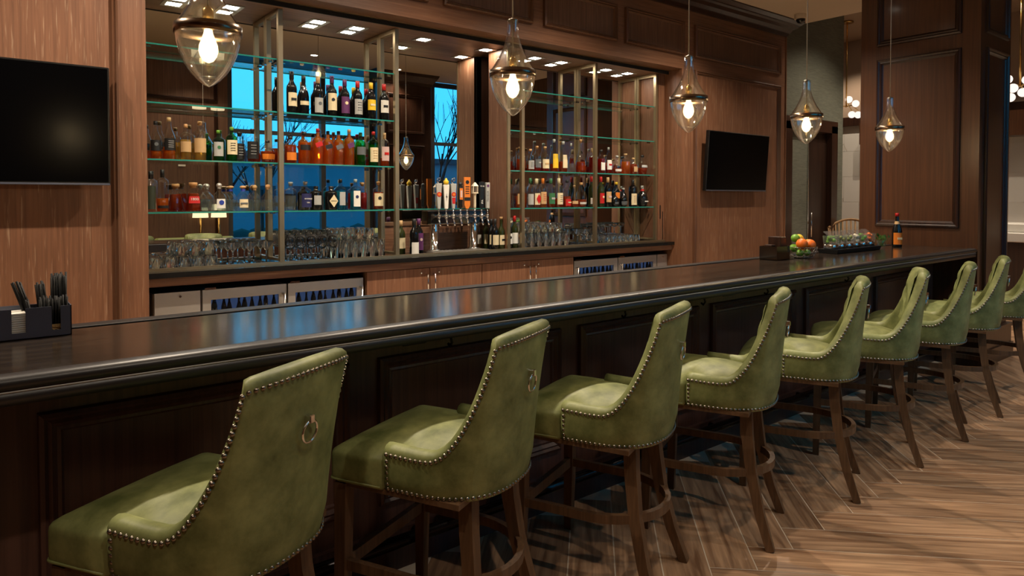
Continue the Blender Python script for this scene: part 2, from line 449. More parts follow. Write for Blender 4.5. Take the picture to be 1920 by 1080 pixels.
# ---- left and window walls (seen in the mirrors)
struct(B(-3.35, -3.2, YB, 5.5, 0, ZC).build('wall_left', 'wall_oak'))
wf = MB()
wf.box(-3.2, 3.1, YB - .2, YB, 0, ZC)
wf.box(3.1, 8.2, YB - .2, YB, 0, .35)
wf.box(8.2, 13.6, YB - .2, YB, 0, 4.6)
wall_front = struct(wf.build('wall_front', 'wall_oak_deep'))
def front_mp(u, v, h): return (u, YB + h, v)
for u0, u1 in ((-1.2, .1), (.25, 1.45), (1.6, 2.95), (8.4, 9.7), (9.9, 11.2), (11.4, 12.7)):
    for v0, v1 in ((3.0, 3.6), (.25, 2.85)):
        MB().frame(u0, u1, v0, v1, [(d, h) for d, h in MOULD], front_mp).build('panel_moulding', 'mahogany_dark', wall_front)
def window(name, u0, u1, bars_x, bars_z):
    w = struct(bpy.data.objects.new(name, None)); COL.objects.link(w)
    f = MB()
    f.box(u0, u1, YB - .12, YB - .02, .35, .42); f.box(u0, u1, YB - .12, YB - .02, ZC - .08, ZC)
    f.box(u0, u0 + .07, YB - .12, YB - .02, .42, ZC - .08); f.box(u1 - .07, u1, YB - .12, YB - .02, .42, ZC - .08)
    f.build('window_frame', 'window_frame', w)
    xs = [u0 + .07] + bars_x + [u1 - .07]; zs = [.42] + bars_z + [ZC - .08]
    for x in bars_x: B(x - .04, x + .04, YB - .12, YB - .03, .42, ZC - .08).build('mullion', 'window_frame', w)
    for z in bars_z:
        for i in range(len(xs) - 1):
            B(xs[i] + (.04 if i else 0), xs[i+1] - (.04 if i < len(xs)-2 else 0), YB - .11, YB - .04, z - .03, z + .03).build('transom', 'window_frame', w)
    for i in range(len(xs) - 1):
        for j in range(len(zs) - 1):
            B(xs[i], xs[i+1], YB - .08, YB - .074, zs[j], zs[j+1]).build('pane', 'window_glass', w)
    return w
window('window_1', 3.1, 5.55, [3.75, 4.65], [2.6, 1.45])
window('window_2', 6.6, 8.2, [6.95, 7.65], [2.6, 1.45])
pil = struct(B(5.55, 6.6, YB - .2, -.08, 0, ZC - .1).build('wall_pier', 'mahogany_dark'))
MB().frame(5.7, 6.45, .3, 2.5, MOULD, lambda u, v, h: (u, -.08 + h, v)).build('panel_moulding', 'mahogany_dark', pil)
MB().frame(5.7, 6.45, 2.7, 3.4, MOULD, lambda u, v, h: (u, -.08 + h, v)).build('panel_moulding', 'mahogany_dark', pil)
MB().loops([[(5.55-d, YB, z), (6.6+d, YB, z), (6.6+d, -.08+d, z), (5.55-d, -.08+d, z)] for d, z in ((.01, ZC-.2), (.03, ZC-.15), (.1, ZC-.05), (.12, ZC))], True, True).build('pier_crown', 'mahogany_dark', pil)
struct(B(-3.2, 3.1, YB, YB + .02, 0, .15).build('baseboard_front', 'mahogany_dark'))

# ---- far end beyond the column: lobby walls
struct(B(13.45, 13.6, YB, 8.2, 2.95, 4.6).build('wall_right', 'upper_wall'))
far = struct(B(13.47, 13.6, YB, 8.2, 0, 2.95).build('wall_marble', 'grout'))
tile = None
for iy in range(9):
    for iz in range(6):
        if tile is None:
            tile = MB().box(0, .02, 0, .596, 0, .49).build('tile', 'marble', far); o = tile
        else:
            o = tile.copy(); COL.objects.link(o)
        o.location = (13.45, 2.6 + iy*.6 + (.3 if iz % 2 else 0), iz*.493)
struct(B(13.38, 13.45, YB, 8.2, 2.95, 3.12).build('trim_3', 'mahogany_dark'))
struct(B(8.17, 13.6, 8.0, 8.2, 0, 4.6).build('wall_lobby', 'upper_wall'))
# wallpapered wall with the tall double door beside the television wall
ww = MB()
ww.box(XE, 8.63, 4.95, 5.1, 0, 4.6); ww.box(9.92, 10.2, 4.95, 5.1, 0, 4.6); ww.box(8.63, 9.92, 4.95, 5.1, 2.59, 4.6)
ww.box(10.1, 10.2, 5.1, 8.0, 0, 4.6)
struct(ww.build('wall_wallpaper', 'wallpaper'))
dr = struct(bpy.data.objects.new('door_1', None)); COL.objects.link(dr)
fr = MB()
fr.box(8.55, 8.72, 4.91, 5.1, 0, 2.59); fr.box(9.80, 9.97, 4.91, 5.1, 0, 2.59); fr.box(8.55, 9.97, 4.91, 5.1, 2.49, 2.66)
fr.build('door_frame', 'mahogany_dark', dr)
B(8.72, 9.26, 4.99, 5.04, .01, 2.49).build('door_leaf', 'wallpaper', dr)
lf = B(9.28, 9.80, 4.99, 5.04, .01, 2.49).build('door_leaf', 'door_dark', dr)
B(9.262, 9.276, 4.975, 5.03, .01, 2.46).build('edge_strip', 'chrome', dr)
MB().cyl((9.33, 4.96, 1.0), (9.33, 4.96, 1.35), .012).build('door_handle', 'chrome', dr)

# ---- big panelled column at the end of the bar
CX0, CX1, CY0, CY1 = 7.17, 7.98, 2.24, 3.30
colm = struct(B(CX0, CX1, CY0, CY1, 0, ZC).build('wall_column', 'mahogany'))
def side_mp(u, v, h): return (CX0 - h, u, v)      # face towards the bar, u runs along Y
def colf_mp(u, v, h): return (u, CY0 - h, v)
CM = [(0, 0), (.004, .02), (.018, .026), (.03, .016), (.042, .02), (.054, .006), (.062, -.001)]
for v0, v1 in ((1.27, 2.935), (3.065, 3.68)):
    a, c = 2.39, 3.14
    MB().frame(a, c, v0, v1, CM, lambda u, v, h: side_mp(a + c - u, v, h)).build('panel_moulding', 'mahogany_dark', colm)
    MB().frame(CX0 + .12, CX1 - .10, v0 - (.9 if v0 < 2 else 0), v1, CM, colf_mp).build('panel_moulding', 'mahogany_dark', colm)
bb = MB()
for d, z0, z1 in ((.05, 0, .14), (.035, .14, .30), (.05, .30, .33)):
    bb.box(CX0 - d*.2, CX1 + d, CY0 - d, CY1 + d, z0, z1)
bb.build('column_base', 'mahogany_dark', colm)

# ---- outside: street, hedge, bare trees, low building
struct(B(-30, 40, -60, YB - .2, -.3, -.02).build('ground_outside', 'asphalt'))
def bare_tree(x, y, h, label):
    m = MB()
    def branch(p, d, ln, r, depth):
        q_ = p + d*ln
        m.cyl(tuple(p), tuple(q_), r, r*.6, 5, False)
        if depth:
            for _ in range(3):
                dd = (d + Vector((random.uniform(-.55, .55), random.uniform(-.55, .55), random.uniform(.0, .35)))).normalized()
                branch(p + d*ln*random.uniform(.6, 1), dd, ln*random.uniform(.6, .8), r*.55, depth-1)
    random.seed(int(x*10) + 3)
    branch(Vector((0, 0, 0)), Vector((0, 0, 1)), h*.32, .06, 4)
    t = m.build('bare_tree', 'bark', None, (x, y, -.02)); tag(t, label, 'tree', 'bare trees outside the windows')
for i, (x, y, h, lb) in enumerate(((3.9, -4.6, 4.6, 'bare leafless tree left in the mirrored window'), (5.9, -7.5, 5.6, 'bare leafless tree behind the amber bottles in the mirror'), (9.3, -4.2, 6.0, 'tall bare leafless tree in the mirrored window above the taps'))):
    bare_tree(x, y, h, lb)
def building(x0, x1, y0, y1, h, label):
    t = thing('building', label, 'building', (x0, y1, -.02))
    B(0, x1-x0, y0-y1, 0, 0, h).build('wall', 'building', t)
    B(-.2, x1-x0+.2, y0-y1, .3, h, h+.3).build('roof', 'building_dark', t)
    n = int((x1-x0)/2.2)
    for i in range(n):
        B(i*2.2+.5, i*2.2+1.8, .0, .05, .9, 2.2).build('window', 'building_dark', t)
building(8, 26, -30, -24, 3.6, 'low flat roofed building across the street in the mirror')
building(-6, 6.5, -34, -27, 3.0, 'long low building seen low in the mirrored left window')
hd_ = MB()
for i in range(26): hd_.sphere((i*.5 - 6.2, random.uniform(-.1, .1), .3), .45, 8, 5, (1, .8, random.uniform(.8, 1.1)))
tag(hd_.build('hedge', 'hedge', None, (6, -9, 0)), 'dark clipped hedge along the street outside', 'hedge')
def car(x, y, label):
    t = thing('car', label, 'car', (x, y, -.02))
    b = [(-2.1,.35),(-2.1,.75),(-1.5,.85),(-.9,1.35),(.7,1.35),(1.3,.85),(2.1,.75),(2.1,.35)]
    MB().loops([[(px, -.85, pz) for px, pz in b], [(px, .85, pz) for px, pz in b]], True, True).build('car_body', 'car_paint', t)
    for wx in (-1.3, 1.3):
        for wy in (-.8, .8): MB().cyl((wx, wy-.1, .32), (wx, wy+.1, .32), .32, None, 14).build('wheel', 'rubber', t)
    for wy in (-.6, .6): B(2.09, 2.13, wy-.15, wy+.15, .6, .72).build('tail_light', 'car_tail', t)
car(2.6, -11.0, 'parked pale car seen low through the mirrored window')
# ================================================================== LAMPS IN THE CEILINGS
def square_light(x, y, z, i, lab):
    t = thing('recessed_light', lab, 'light', (x, y, z), 0, 'square lights in the back bar soffit')
    MB().frame(-.075, .075, -.075, .075, [(0, 0), (0, .006), (.024, .006), (.03, .002)], lambda u, v, h: (u, -v, -h)).build('trim_ring', 'steel', t)
    MB().add([(-.046,-.046,-.003),(.046,-.046,-.003),(.046,.046,-.003),(-.046,.046,-.003)], [(3,2,1,0)]).build('lens', 'led_white', t)
ords = ['first', 'second', 'third', 'fourth', 'fifth', 'sixth', 'seventh', 'eighth', 'ninth', 'tenth', 'eleventh', 'twelfth', 'thirteenth', 'fourteenth', 'fifteenth', 'sixteenth', 'seventeenth', 'eighteenth', 'nineteenth', 'twentieth']
for i, x in enumerate((1.135, 1.48, 2.13, 2.456, 3.08, 3.746, 4.34, 4.69, 5.33, 5.67)):
    square_light(x, 5.13, 2.92, i, 'square white recessed light in the wooden soffit, %s from the left' % ords[i])
def can_light(x, y, z, power, ang, lab, blend=.6):
    t = thing('downlight', lab, 'light', (x, y, z), 0, 'round ceiling downlights')
    MB().lathe([(.075, 0), (.075, -.006), (.055, -.006), (.05, -.001)], 20, cap0=False, cap1=False).build('trim_ring', 'white', t)
    MB().lathe([(.05, -.002), (.001, -.002)], 16, cap0=False, cap1=False).build('lens', 'can_white', t)
    ld = bpy.data.lights.new('downlight_beam', 'SPOT'); ld.energy = power; ld.spot_size = R(ang); ld.spot_blend = blend
    ld.color = (1.0, .84, .66); ld.shadow_soft_size = .03
    lo = bpy.data.objects.new('downlight_beam', ld); COL.objects.link(lo); lo.parent = t; lo.location = (0, 0, -.02)
k = 0
for y in (.15, 3.55):
    for x in (-.6, 1.0, 2.6, 4.2, 5.8, 7.4):
        if y > 3 and x > 7: continue
        k += 1
        can_light(x, y, ZC, 46 if y < 1 else 130, 105 if y < 1 else 130, 'round downlight in the tan ceiling %s, %s from the left' % ('above the stools' if y < 1 else 'above the bar aisle', ords[round((x+.6)/1.6)]))
for i, (x, y) in enumerate(((9.3, 3.7), (10.0, 1.2), (10.4, 3.2), (11.6, 5.0), (12.3, 2.4), (12.6, 6.2))):  # the first is an extra lamp, added to brighten the wallpapered wall
    can_light(x, y, 4.6, 120, 110, 'round downlight in the high lobby ceiling, number %s from the column' % ords[i])

# ================================================================== MIRRORS, FRAMES, GLASS SHELVES
def mirror(x0, x1, y, z0, z1, lab):
    t = thing('mirror', lab, 'mirror', (x0, y, z0))
    MB().add([(0,0,0),(x1-x0,0,0),(x1-x0,0,z1-z0),(0,0,z1-z0)], [(0,1,2,3)]).build('mirror_glass', 'mirror', t)
    B(0, x1-x0, .002, .012, 0, z1-z0).build('backing', 'black', t)
mirror(X0 + .001, 1.764, YM, 1.0706, 2.92, 'tall mirror behind the glass shelves beside the left pillar')
mirror(1.766, 2.712, YM, 1.0706, 2.92, 'tall mirror behind the red wine and amber whisky bottles')
mirror(2.73, 3.838, 5.33, 1.34, 2.92, 'mirror behind the beer taps')
mirror(3.862, 5.0, YM, 1.0706, 2.92, 'tall mirror right of the taps behind amber bottles')
mirror(5.002, X1 - .108, YM, 1.0706, 2.92, 'tall mirror at the right end of the back bar')
def brass_frame(x, lab, w=.034):
    t = thing('shelf_frame', lab, 'shelf frame', (x, 4.93, 1.088), 0, 'brass shelf frames of the back bar')
    d, h = YM - .002 - 4.93, 2.918 - 1.088
    B(-w/2, w/2, 0, .034, 0, h).build('post', 'champagne', t)
    B(-w/2, w/2, d - .03, d, 0, h).build('post', 'champagne', t)
    B(-w/2, w/2, .034, d - .03, h - .034, h).build('top_bar', 'champagne', t)
    B(-w/2, w/2, .034, d - .03, 0, .02).build('bottom_bar', 'champagne', t)
for x, lab in ((.872, 'brass shelf frame against the left wooden pillar'), (1.765, 'brass shelf frame between the tequila and wine bays'), (2.71, 'brass shelf frame left of the beer taps'),
               (4.03, 'brass shelf frame right of the beer taps'), (4.99, 'brass shelf frame in the middle of the right bay'), (5.93, 'brass shelf frame at the right end of the back bar')):
    brass_frame(x, lab)
pp = thing('partition', 'wooden partition panel between the taps and the right bay', 'panel', (3.85, 5.08, 1.075))
B(-.012, .012, -.15, .13, 0, 1.843).build('panel', 'wall_oak', pp)
B(-.016, .016, -.166, -.15, 0, 1.843).build('edge_trim', 'champagne', pp)
ZS = [1.456, 1.806, 2.177, 2.558]
for bay, (a, c) in {'far left bay': (.892, 1.746), 'wine bay': (1.784, 2.70), 'slim bay beside the partition': (3.872, 4.009), 'right bay beside the taps': (4.051, 4.971), 'far right bay': (5.009, 5.911)}.items():
    for zi, z in enumerate(ZS):
        t = thing('glass_shelf', 'clear glass shelf with green edge, %s of the %s' % (['lowest', 'second lowest', 'second highest', 'topmost'][zi], bay), 'shelf', (a, 4.95, z), 0, 'glass shelves of the back bar')
        B(0, c-a, .003, YM - .006 - 4.95, -.010, 0).build('glass_pane', 'shelf_glass', t)
        B(0, c-a, 0, .003, -.010, 0).build('front_edge', 'shelf_edge', t)
        B(0, c-a, YM - .006 - 4.95, YM - .004 - 4.95, -.010, 0).build('back_edge', 'shelf_edge', t)
        for sx in ((.01, c-a-.04) if c-a > .3 else (.05,)):
            for sy in (.05, .2): B(sx, sx+.03, sy, sy+.02, -.022, -.010).build('clip', 'chrome', t)
t = thing('glass_shelf', 'narrow glass ledge behind the beer tap handles', 'shelf', (2.74, 5.19, 1.456))
B(0, 1.09, .003, .135, -.01, 0).build('glass_pane', 'shelf_glass', t); B(0, 1.09, 0, .003, -.01, 0).build('front_edge', 'shelf_edge', t)
tag(B(2.73, 3.838, 5.30, 5.39, 1.0706, 1.34).build('backsplash', 'counter_rail'), 'wooden backsplash panel behind the tap tower', 'panel')

jp = thing('jamb_panel', 'wooden jamb with black latch at the right end of the back bar', 'panel', (6.0, 4.93, 1.0708))
B(-.045, .058, 0, .27, 0, 1.846).build('panel', 'wall_oak', jp)
B(-.012, .0, -.004, 0, .25, .40).build('latch', 'plastic_black', jp); B(.03, .04, -.003, 0, .0, .33).build('hinge', 'plastic_black', jp)
# ================================================================== BACK COUNTER, COOLERS AND CABINETS
t = thing('back_counter', 'long black counter with brass track under the bottle shelves', 'counter', (X0, 4.78, .98))
L_ = X1 - X0
B(.002, L_-.002, 0, .60, .056, .09).build('countertop', 'black_stone', t)
B(.002, L_-.002, .03, .055, 0, .056).build('wood_rail', 'counter_rail', t)
B(.002, L_-.002, .13, .165, .09, .106).build('brass_track', 'champagne', t)
def cooler(x0, x1, lab, solid=False, handle='r'):
    t = thing('beverage_cooler', lab, 'cooler', (x0, 4.87, 0), 0, 'steel coolers under the back counter')
    w = x1 - x0
    B(.004, w-.004, .03, .5, .0, .925).build('body', 'steel', t)
    if solid:
        dpl = B(.006, w-.006, 0, .03, .02, .93).build('door', 'steel', t)
        MB().cyl((w*.55, -.006, .90), (w*.55, .002, .90), .008).build('lock', 'chrome', dpl)
        return
    d = MB(); a, b_ = .06, w - .06
    d.box(.006, w-.006, 0, .03, .86, .93); d.box(.006, w-.006, 0, .03, .02, .10)
    d.box(.006, a, 0, .03, .10, .86); d.box(b_, w-.006, 0, .03, .10, .86)
    door = d.build('door', 'steel', t)
    B(a, b_, .004, .008, .10, .86).build('door_glass', 'window_glass', door)
    B(a, b_, .0275, .0295, .10, .86).build('lit_interior', 'cooler_light', t)
    it = MB()
    random.seed(int(x0*100))
    for i in range(9):
        xx = a + .03 + i*(b_ - a - .06)/8
        rb = random.uniform(.0065, .0085); it.lathe([(rb*2.4, 0), (rb*2.4, .10), (rb, .145), (rb, .19)], 8, (xx + random.uniform(-.008, .008), .018, .70 + random.uniform(-.03, .03)))
    st = it.build('chilled_bottles', 'bottle_dark', t); st['kind'] = 'stuff'
    hx = w - .03 if handle == 'r' else .03
    hb = MB().cyl((hx, -.035, .25), (hx, -.035, .87), .009)
    hb.cyl((hx, -.035, .86), (hx, .0, .86), .011); hb.cyl((hx, -.035, .28), (hx, 0, .28), .011)
    hb.build('handle', 'chrome', door)
    hg = MB().box(.02, .09, -.008, .02, .93, .944); hg.build('hinge', 'chrome', door)
cooler(.905, 1.194, 'plain steel cooler side panel beside the left pillar', True)
cooler(1.196, 1.776, 'steel glass door cooler second from the left pillar')
cooler(1.778, 2.38, 'steel glass door cooler next to the wooden cabinets')
cooler(4.62, 5.25, 'steel glass door cooler right of the wooden cabinets', False, 'l')
cooler(5.252, 5.87, 'steel glass door cooler near the right pillar', False, 'l')
cooler(5.872, 6.05, 'narrow dark steel cooler panel at the right pillar', True)
def cabinet(x0, xm, x1, lab):
    t = thing('base_cabinet', lab, 'cabinet', (x0, 4.84, 0))
    B(0, x1-x0, .02, .5, 0, .979).build('body', 'wall_oak_deep', t)
    for a, b_, hx in ((0, xm-x0, xm-x0-.035), (xm-x0, x1-x0, xm-x0+.035)):
        d = B(a+.003, b_-.003, 0, .02, .05, .972).build('door', 'wall_oak', t)
        h = MB().tube([(hx, 0, .92), (hx, -.03, .92), (hx, -.03, .78), (hx, 0, .78)], .006, 8)
        h.build('handle', 'chrome', d)
        kx = hx + (-.05 if hx < xm-x0 else .05)
        MB().sphere((kx, -.006, .935), .009, 8, 6).build('lock', 'chrome', d)
cabinet(2.39, 2.96, 3.49, 'wooden two door base cabinet below the wine bay')
cabinet(3.492, 4.05, 4.59, 'wooden two door base cabinet below the beer taps')

# ================================================================== BOTTLES
NECK = {
 'wine': [(.92, 0), (1, .015), (1, .60), (.93, .66), (.55, .74), (.40, .79), (.37, .99), (.40, 1.0)],
 'burgundy': [(.92, 0), (1, .015), (1, .48), (.88, .58), (.55, .70), (.38, .80), (.35, 1.0)],
 'round': [(.93, 0), (1, .02), (1, .60), (.94, .66), (.6, .735), (.40, .78), (.34, .95), (.36, .96)],
 'tall': [(.9, 0), (1, .02), (.98, .50), (.8, .60), (.45, .72), (.34, .80), (.30, .96)],
 'shoulder': [(.94, 0), (1, .02), (1, .64), (.92, .70), (.5, .745), (.34, .77), (.32, .93)],
 'dome': [(.95, 0), (1, .03), (1, .36), (.92, .48), (.68, .58), (.4, .65), (.3, .69), (.28, .78)],
 'decanter': [(.96, 0), (1, .02), (.70, .60), (.60, .66), (.42, .70), (.40, .82)],
 'flask': [(.6, 0), (.85, .06), (1, .22), (1, .42), (.8, .58), (.4, .68), (.3, .74), (.28, .93)],
 'bell': [(.9, 0), (1, .03), (.95, .30), (.62, .50), (.36, .66), (.26, .78), (.24, .95)],
 'apoth': [(.94, 0), (1, .02), (1, .66), (.92, .71), (.45, .75), (.34, .77), (.34, .88)],
}
SQ = {'decanter': 5.0, 'square': 5.0}
def ip(prof, z):
    for (r0, z0), (r1, z1) in zip(prof, prof[1:]):
        if z0 <= z <= z1: return r0 + (r1-r0)*(z-z0)/max(z1-z0, 1e-6)
    return prof[-1][0]
def bottle(lab, group, x, y, z, kind, h, r, glass, liq=None, fill=.55, cap='label_black', capk='std', label=None, lz=(.14, .48), arc=62, sq=2.0, logo=None, neckfoil=None, face=0.0, txt=None):
    t = thing('bottle', lab, 'bottle', (x, y, z), R(random.uniform(-8, 8) + face), group)
    pr = NECK[kind]
    P = [(r*a, h*b) for a, b in pr]
    MB().lathe(P, 18, n=sq, cap1=False).build('glass', glass, t)
    if liq:
        F = [(r*a*.93, max(.004, h*b)) for a, b in pr if b < fill] + [(r*ip(pr, fill)*.93, h*fill)]
        MB().lathe(F, 14, n=sq).build('liquid', liq, t)
    rt, ht = P[-1]
    c = 'c_' + cap if 'c_' + cap in MAT else cap
    cb = MB()
    if capk == 'std': cb.lathe([(rt*1.12, -h*.06), (rt*1.15, h*.035), (rt*.9, h*.042)], 12, (0, 0, ht))
    elif capk == 'long': cb.lathe([(rt*1.1, -h*.17), (rt*1.08, h*.005), (rt*.9, h*.01)], 12, (0, 0, ht))
    elif capk == 'ball': cb.lathe([(rt*.9, -.004), (rt*.9, .008)], 12, (0, 0, ht)).sphere((0, 0, ht + h*.10), h*.095, 14, 10, (1, 1, .95))
    elif capk == 'oval': cb.lathe([(rt*.9, -.004), (rt*.9, .006)], 12, (0, 0, ht)).sphere((0, 0, ht + h*.07), h*.09, 14, 10, (1.25, 1.25, .62))
    elif capk == 'disc': cb.lathe([(rt*.95, -.004), (rt*.95, h*.06), (rt*1.35, h*.065), (rt*1.4, h*.16), (rt*1.25, h*.175)], 16, (0, 0, ht))
    elif capk == 'cork': cb.lathe([(rt*.8, -.01), (rt*.85, h*.02), (rt*1.1, h*.022), (rt*1.12, h*.085), (rt*1.0, h*.09)], 12, (0, 0, ht))
    cb.build('cap', c, t)
    if neckfoil:
        z0, z1 = .70, .79
        MB().lathe([(r*ip(pr, z0)*1.04, h*z0), (r*ip(pr, z1)*1.04, h*z1)], 14, cap0=False, cap1=False).build('neck_band', 'c_' + neckfoil, t)
    lo = t
    if label:
        a0 = -90 - arc; m = MB(); rows = []; k = 10
        for zz in (lz[0], (lz[0]+lz[1])/2, lz[1]):
            row = []
            for i in range(k+1):
                a = R(a0 + 2*arc*i/k); ca, sa = math.cos(a), math.sin(a)
                kk = 1.0 if sq == 2.0 else 1/((abs(ca)**sq+abs(sa)**sq)**(1/sq))
                rr = r*ip(pr, zz)*kk + .0009
                row.append((rr*ca, rr*sa, h*zz))
            rows.append(row)
        m.loops(rows, False, False, True, closed=False)
        lo = m.build('label', 'c_' + label if 'c_' + label in MAT else label, t)
    if label or logo:
        yy = -r*ip(pr, (lz[0]+lz[1])/2) - .0022
        zc, dz = h*(lz[0]+lz[1])/2, h*(lz[1]-lz[0])
        if logo:
            lc, shape = logo
            g = MB()
            if shape == 'dot': g.cyl((0, yy-.0006, zc+dz*.12), (0, yy+.004, zc+dz*.12), min(r*.34, dz*.28), None, 14)
            elif shape == 'bar': g.box(-r*.5, r*.5, yy-.0006, yy+.006, zc-dz*.08, zc+dz*.10)
            elif shape == 'lines':
                for q_ in (.28, .12, -.06, -.22): g.box(-r*.42, r*.42, yy-.0006, yy+.005, zc+dz*q_-.0016, zc+dz*q_+.0016)
            elif shape == 'diamond':
                g.add([(0, yy-.001, zc-dz*.46), (r*.8, yy-.001+.004, zc), (0, yy-.001, zc+dz*.46), (-r*.8, yy+.003, zc)], [(0, 1, 2, 3)])
            elif shape == 'slant':
                g.box(-r*.78, r*.78, yy-.0005, yy+.0012, zc+dz*.0, zc+dz*.34, Matrix.Translation((0, 0, zc)) @ Matrix.Rotation(R(-20), 4, 'Y') @ Matrix.Translation((0, 0, -zc)))
            g.build('emblem', 'c_' + lc if 'c_' + lc in MAT else lc, lo)
        if txt:
            for body, size, dzz, colr in txt:
                text('lettering', body, size, colr, lo, Matrix.Translation((0, yy-.0012, zc+dz*dzz)) @ Matrix.Rotation(R(90), 4, 'X'))
    return t
BC, BG, BA = 'bottle_clear', 'bottle_green', 'bottle_aqua'
def row(where, group, y, z, items, order='from the left'):
    for i, (x, desc, kw) in enumerate(items):
        kw = dict(kw); yy = y + kw.pop('dy', 0)
        lb = '%s, %s on the %s' % (desc, ords[i], where)
        if len(lb.replace(',', ' ').split()) > 16: lb = '%s on the %s' % (desc, where)
        if len(lb.replace(',', ' ').split()) > 16: lb = desc
        bottle(lb, group, x, yy, z + .0005, **kw)
def wine(**k):
    d = dict(kind='wine', h=.30, r=.038, glass='bottle_dark', capk='long', lz=(.18, .50)); d.update(k); return d
row('wine shelf', 'wine bottles on the high shelf', 5.05, ZS[2], [
 (1.888, 'dark wine bottle with cream label and black emblem', wine(cap='label_black', label='cream', logo=('label_black', 'bar'), h=.315)),
 (1.995, 'dark sloping wine bottle with small cream label', wine(kind='burgundy', r=.041, cap='label_black', label='cream', lz=(.26, .36), dy=.04)),
 (2.093, 'dark wine bottle with pale arched label and tan foil', wine(cap='tan', label='label_grey', logo=('slate', 'dot'), lz=(.08, .46))),
 (2.206, 'dark wine bottle with large cream label and plum foil', wine(cap='purple', label='cream', logo=('label_black', 'dot'), lz=(.16, .58), h=.315)),
 (2.312, 'dark wine bottle with purple label', wine(cap='purple', label='purple', logo=('cream', 'dot'), lz=(.12, .55))),
 (2.422, 'dark wine bottle with white label and red foil', wine(cap='red', label='label_grey', logo=('slate', 'lines'), lz=(.12, .52))),
 (2.539, 'dark wine bottle with yellow label and yellow foil', wine(cap='yellow', label='yellow', logo=('cream', 'bar'), lz=(.26, .54))),
 (2.655, 'dark wine bottle with white label, black mark and red foil', wine(cap='red', label='paper', logo=('label_black', 'bar'), lz=(.22, .56))),
])
row('left spirits shelf', 'bottles in the far left bay', 5.06, ZS[1], [
 (.966, 'clear bottle of amber spirit with black label', dict(kind='tall', h=.255, r=.036, glass=BC, liq='amber', fill=.3, label='label_black', logo=('slate', 'dot'), lz=(.22, .5), cap='label_black')),
 (1.048, 'taller clear bottle of amber spirit with black label', dict(kind='tall', h=.285, r=.040, glass=BC, liq='amber', fill=.3, label='label_black', logo=('label_grey', 'lines'), lz=(.22, .5), cap='tan')),
 (1.152, 'clear bottle of pale spirit with tan label', dict(kind='shoulder', h=.255, r=.036, glass=BC, liq='gold', fill=.55, label='tan', lz=(.22, .5), cap='cork')),
 (1.243, 'clear bottle with wide tan label and brown cap', dict(kind='shoulder', h=.28, r=.041, glass=BC, liq='gold', fill=.5, label='tan', lz=(.2, .55), cap='cork')),
 (1.364, 'green bottle with pale green label', dict(kind='shoulder', h=.225, r=.034, glass=BG, liq='green_liquid', fill=.5, label='label_grey', lz=(.16, .6), cap='leafgreen', logo=('label_green', 'dot'))),
 (1.455, 'green bottle with cream label and dark print', dict(kind='shoulder', h=.255, r=.038, glass=BG, liq='green_liquid', fill=.5, label='cream', lz=(.2, .6), cap='leafgreen', logo=('label_black', 'lines'))),
 (1.520, 'clear flask bottle with black label set further back', dict(kind='apoth', h=.225, r=.038, glass=BC, label='label_black', lz=(.1, .6), cap='label_black', capk='cork', logo=('label_grey', 'lines'), dy=.05)),
 (1.600, 'clear flask bottle with black label and white print', dict(kind='apoth', h=.25, r=.044, glass=BC, label='label_black', lz=(.1, .6), cap='label_black', capk='cork', logo=('label_grey', 'lines'))),
 (1.708, 'squat round amber whiskey bottle', dict(kind='flask', h=.17, r=.05, glass=BC, liq='deep_amber', fill=.5, cap='label_black', label='orange', lz=(.15, .38))),
])
row('whisky shelf', 'bottles in the wine bay', 5.06, ZS[1], [
 (1.880, 'amber whiskey bottle with orange label', dict(kind='shoulder', h=.21, r=.042, glass=BC, liq='deep_amber', fill=.62, label='orange', lz=(.12, .40), cap='label_black')),
 (1.987, 'amber whiskey bottle with small black label', dict(kind='shoulder', h=.25, r=.045, glass=BC, liq='amber', fill=.66, label='label_black', lz=(.42, .58), cap='label_black')),
 (2.093, 'square amber whisky bottle with red slanted label', dict(kind='shoulder', h=.285, r=.036, glass=BC, liq='amber', fill=.86, lz=(.3, .66), cap='red', sq=4.0, logo=('red', 'slant'))),
 (2.175, 'square amber whisky bottle with black slanted label', dict(kind='shoulder', h=.27, r=.036, glass=BC, liq='amber', fill=.86, lz=(.28, .64), cap='label_black', sq=4.0, logo=('label_black', 'slant'))),
 (2.263, 'square amber whisky bottle with grey slanted label', dict(kind='shoulder', h=.275, r=.036, glass=BC, liq='amber', fill=.86, lz=(.28, .64), cap='label_black', sq=4.0, logo=('slate', 'slant'))),
 (2.352, 'tall square amber whisky bottle with plum slanted label', dict(kind='shoulder', h=.295, r=.037, glass=BC, liq='amber', fill=.86, lz=(.3, .66), cap='cork', sq=4.0, logo=('purple', 'slant'))),
 (2.45, 'green scotch bottle with dark label', dict(kind='shoulder', h=.275, r=.040, glass=BG, liq='green_liquid', fill=.6, label='slate', lz=(.32, .55), cap='label_green')),
 (2.563, 'green scotch bottle with yellow label and red cap', dict(kind='shoulder', h=.29, r=.039, glass=BG, liq='green_liquid', fill=.6, label='cream', lz=(.12, .52), cap='red', logo=('tan', 'lines'))),
 (2.664, 'clear scotch bottle with pink white label', dict(kind='shoulder', h=.295, r=.037, glass=BC, liq='deep_amber', fill=.24, label='pink', lz=(.16, .55), cap='tan', capk='long', logo=('red', 'bar'))),
])
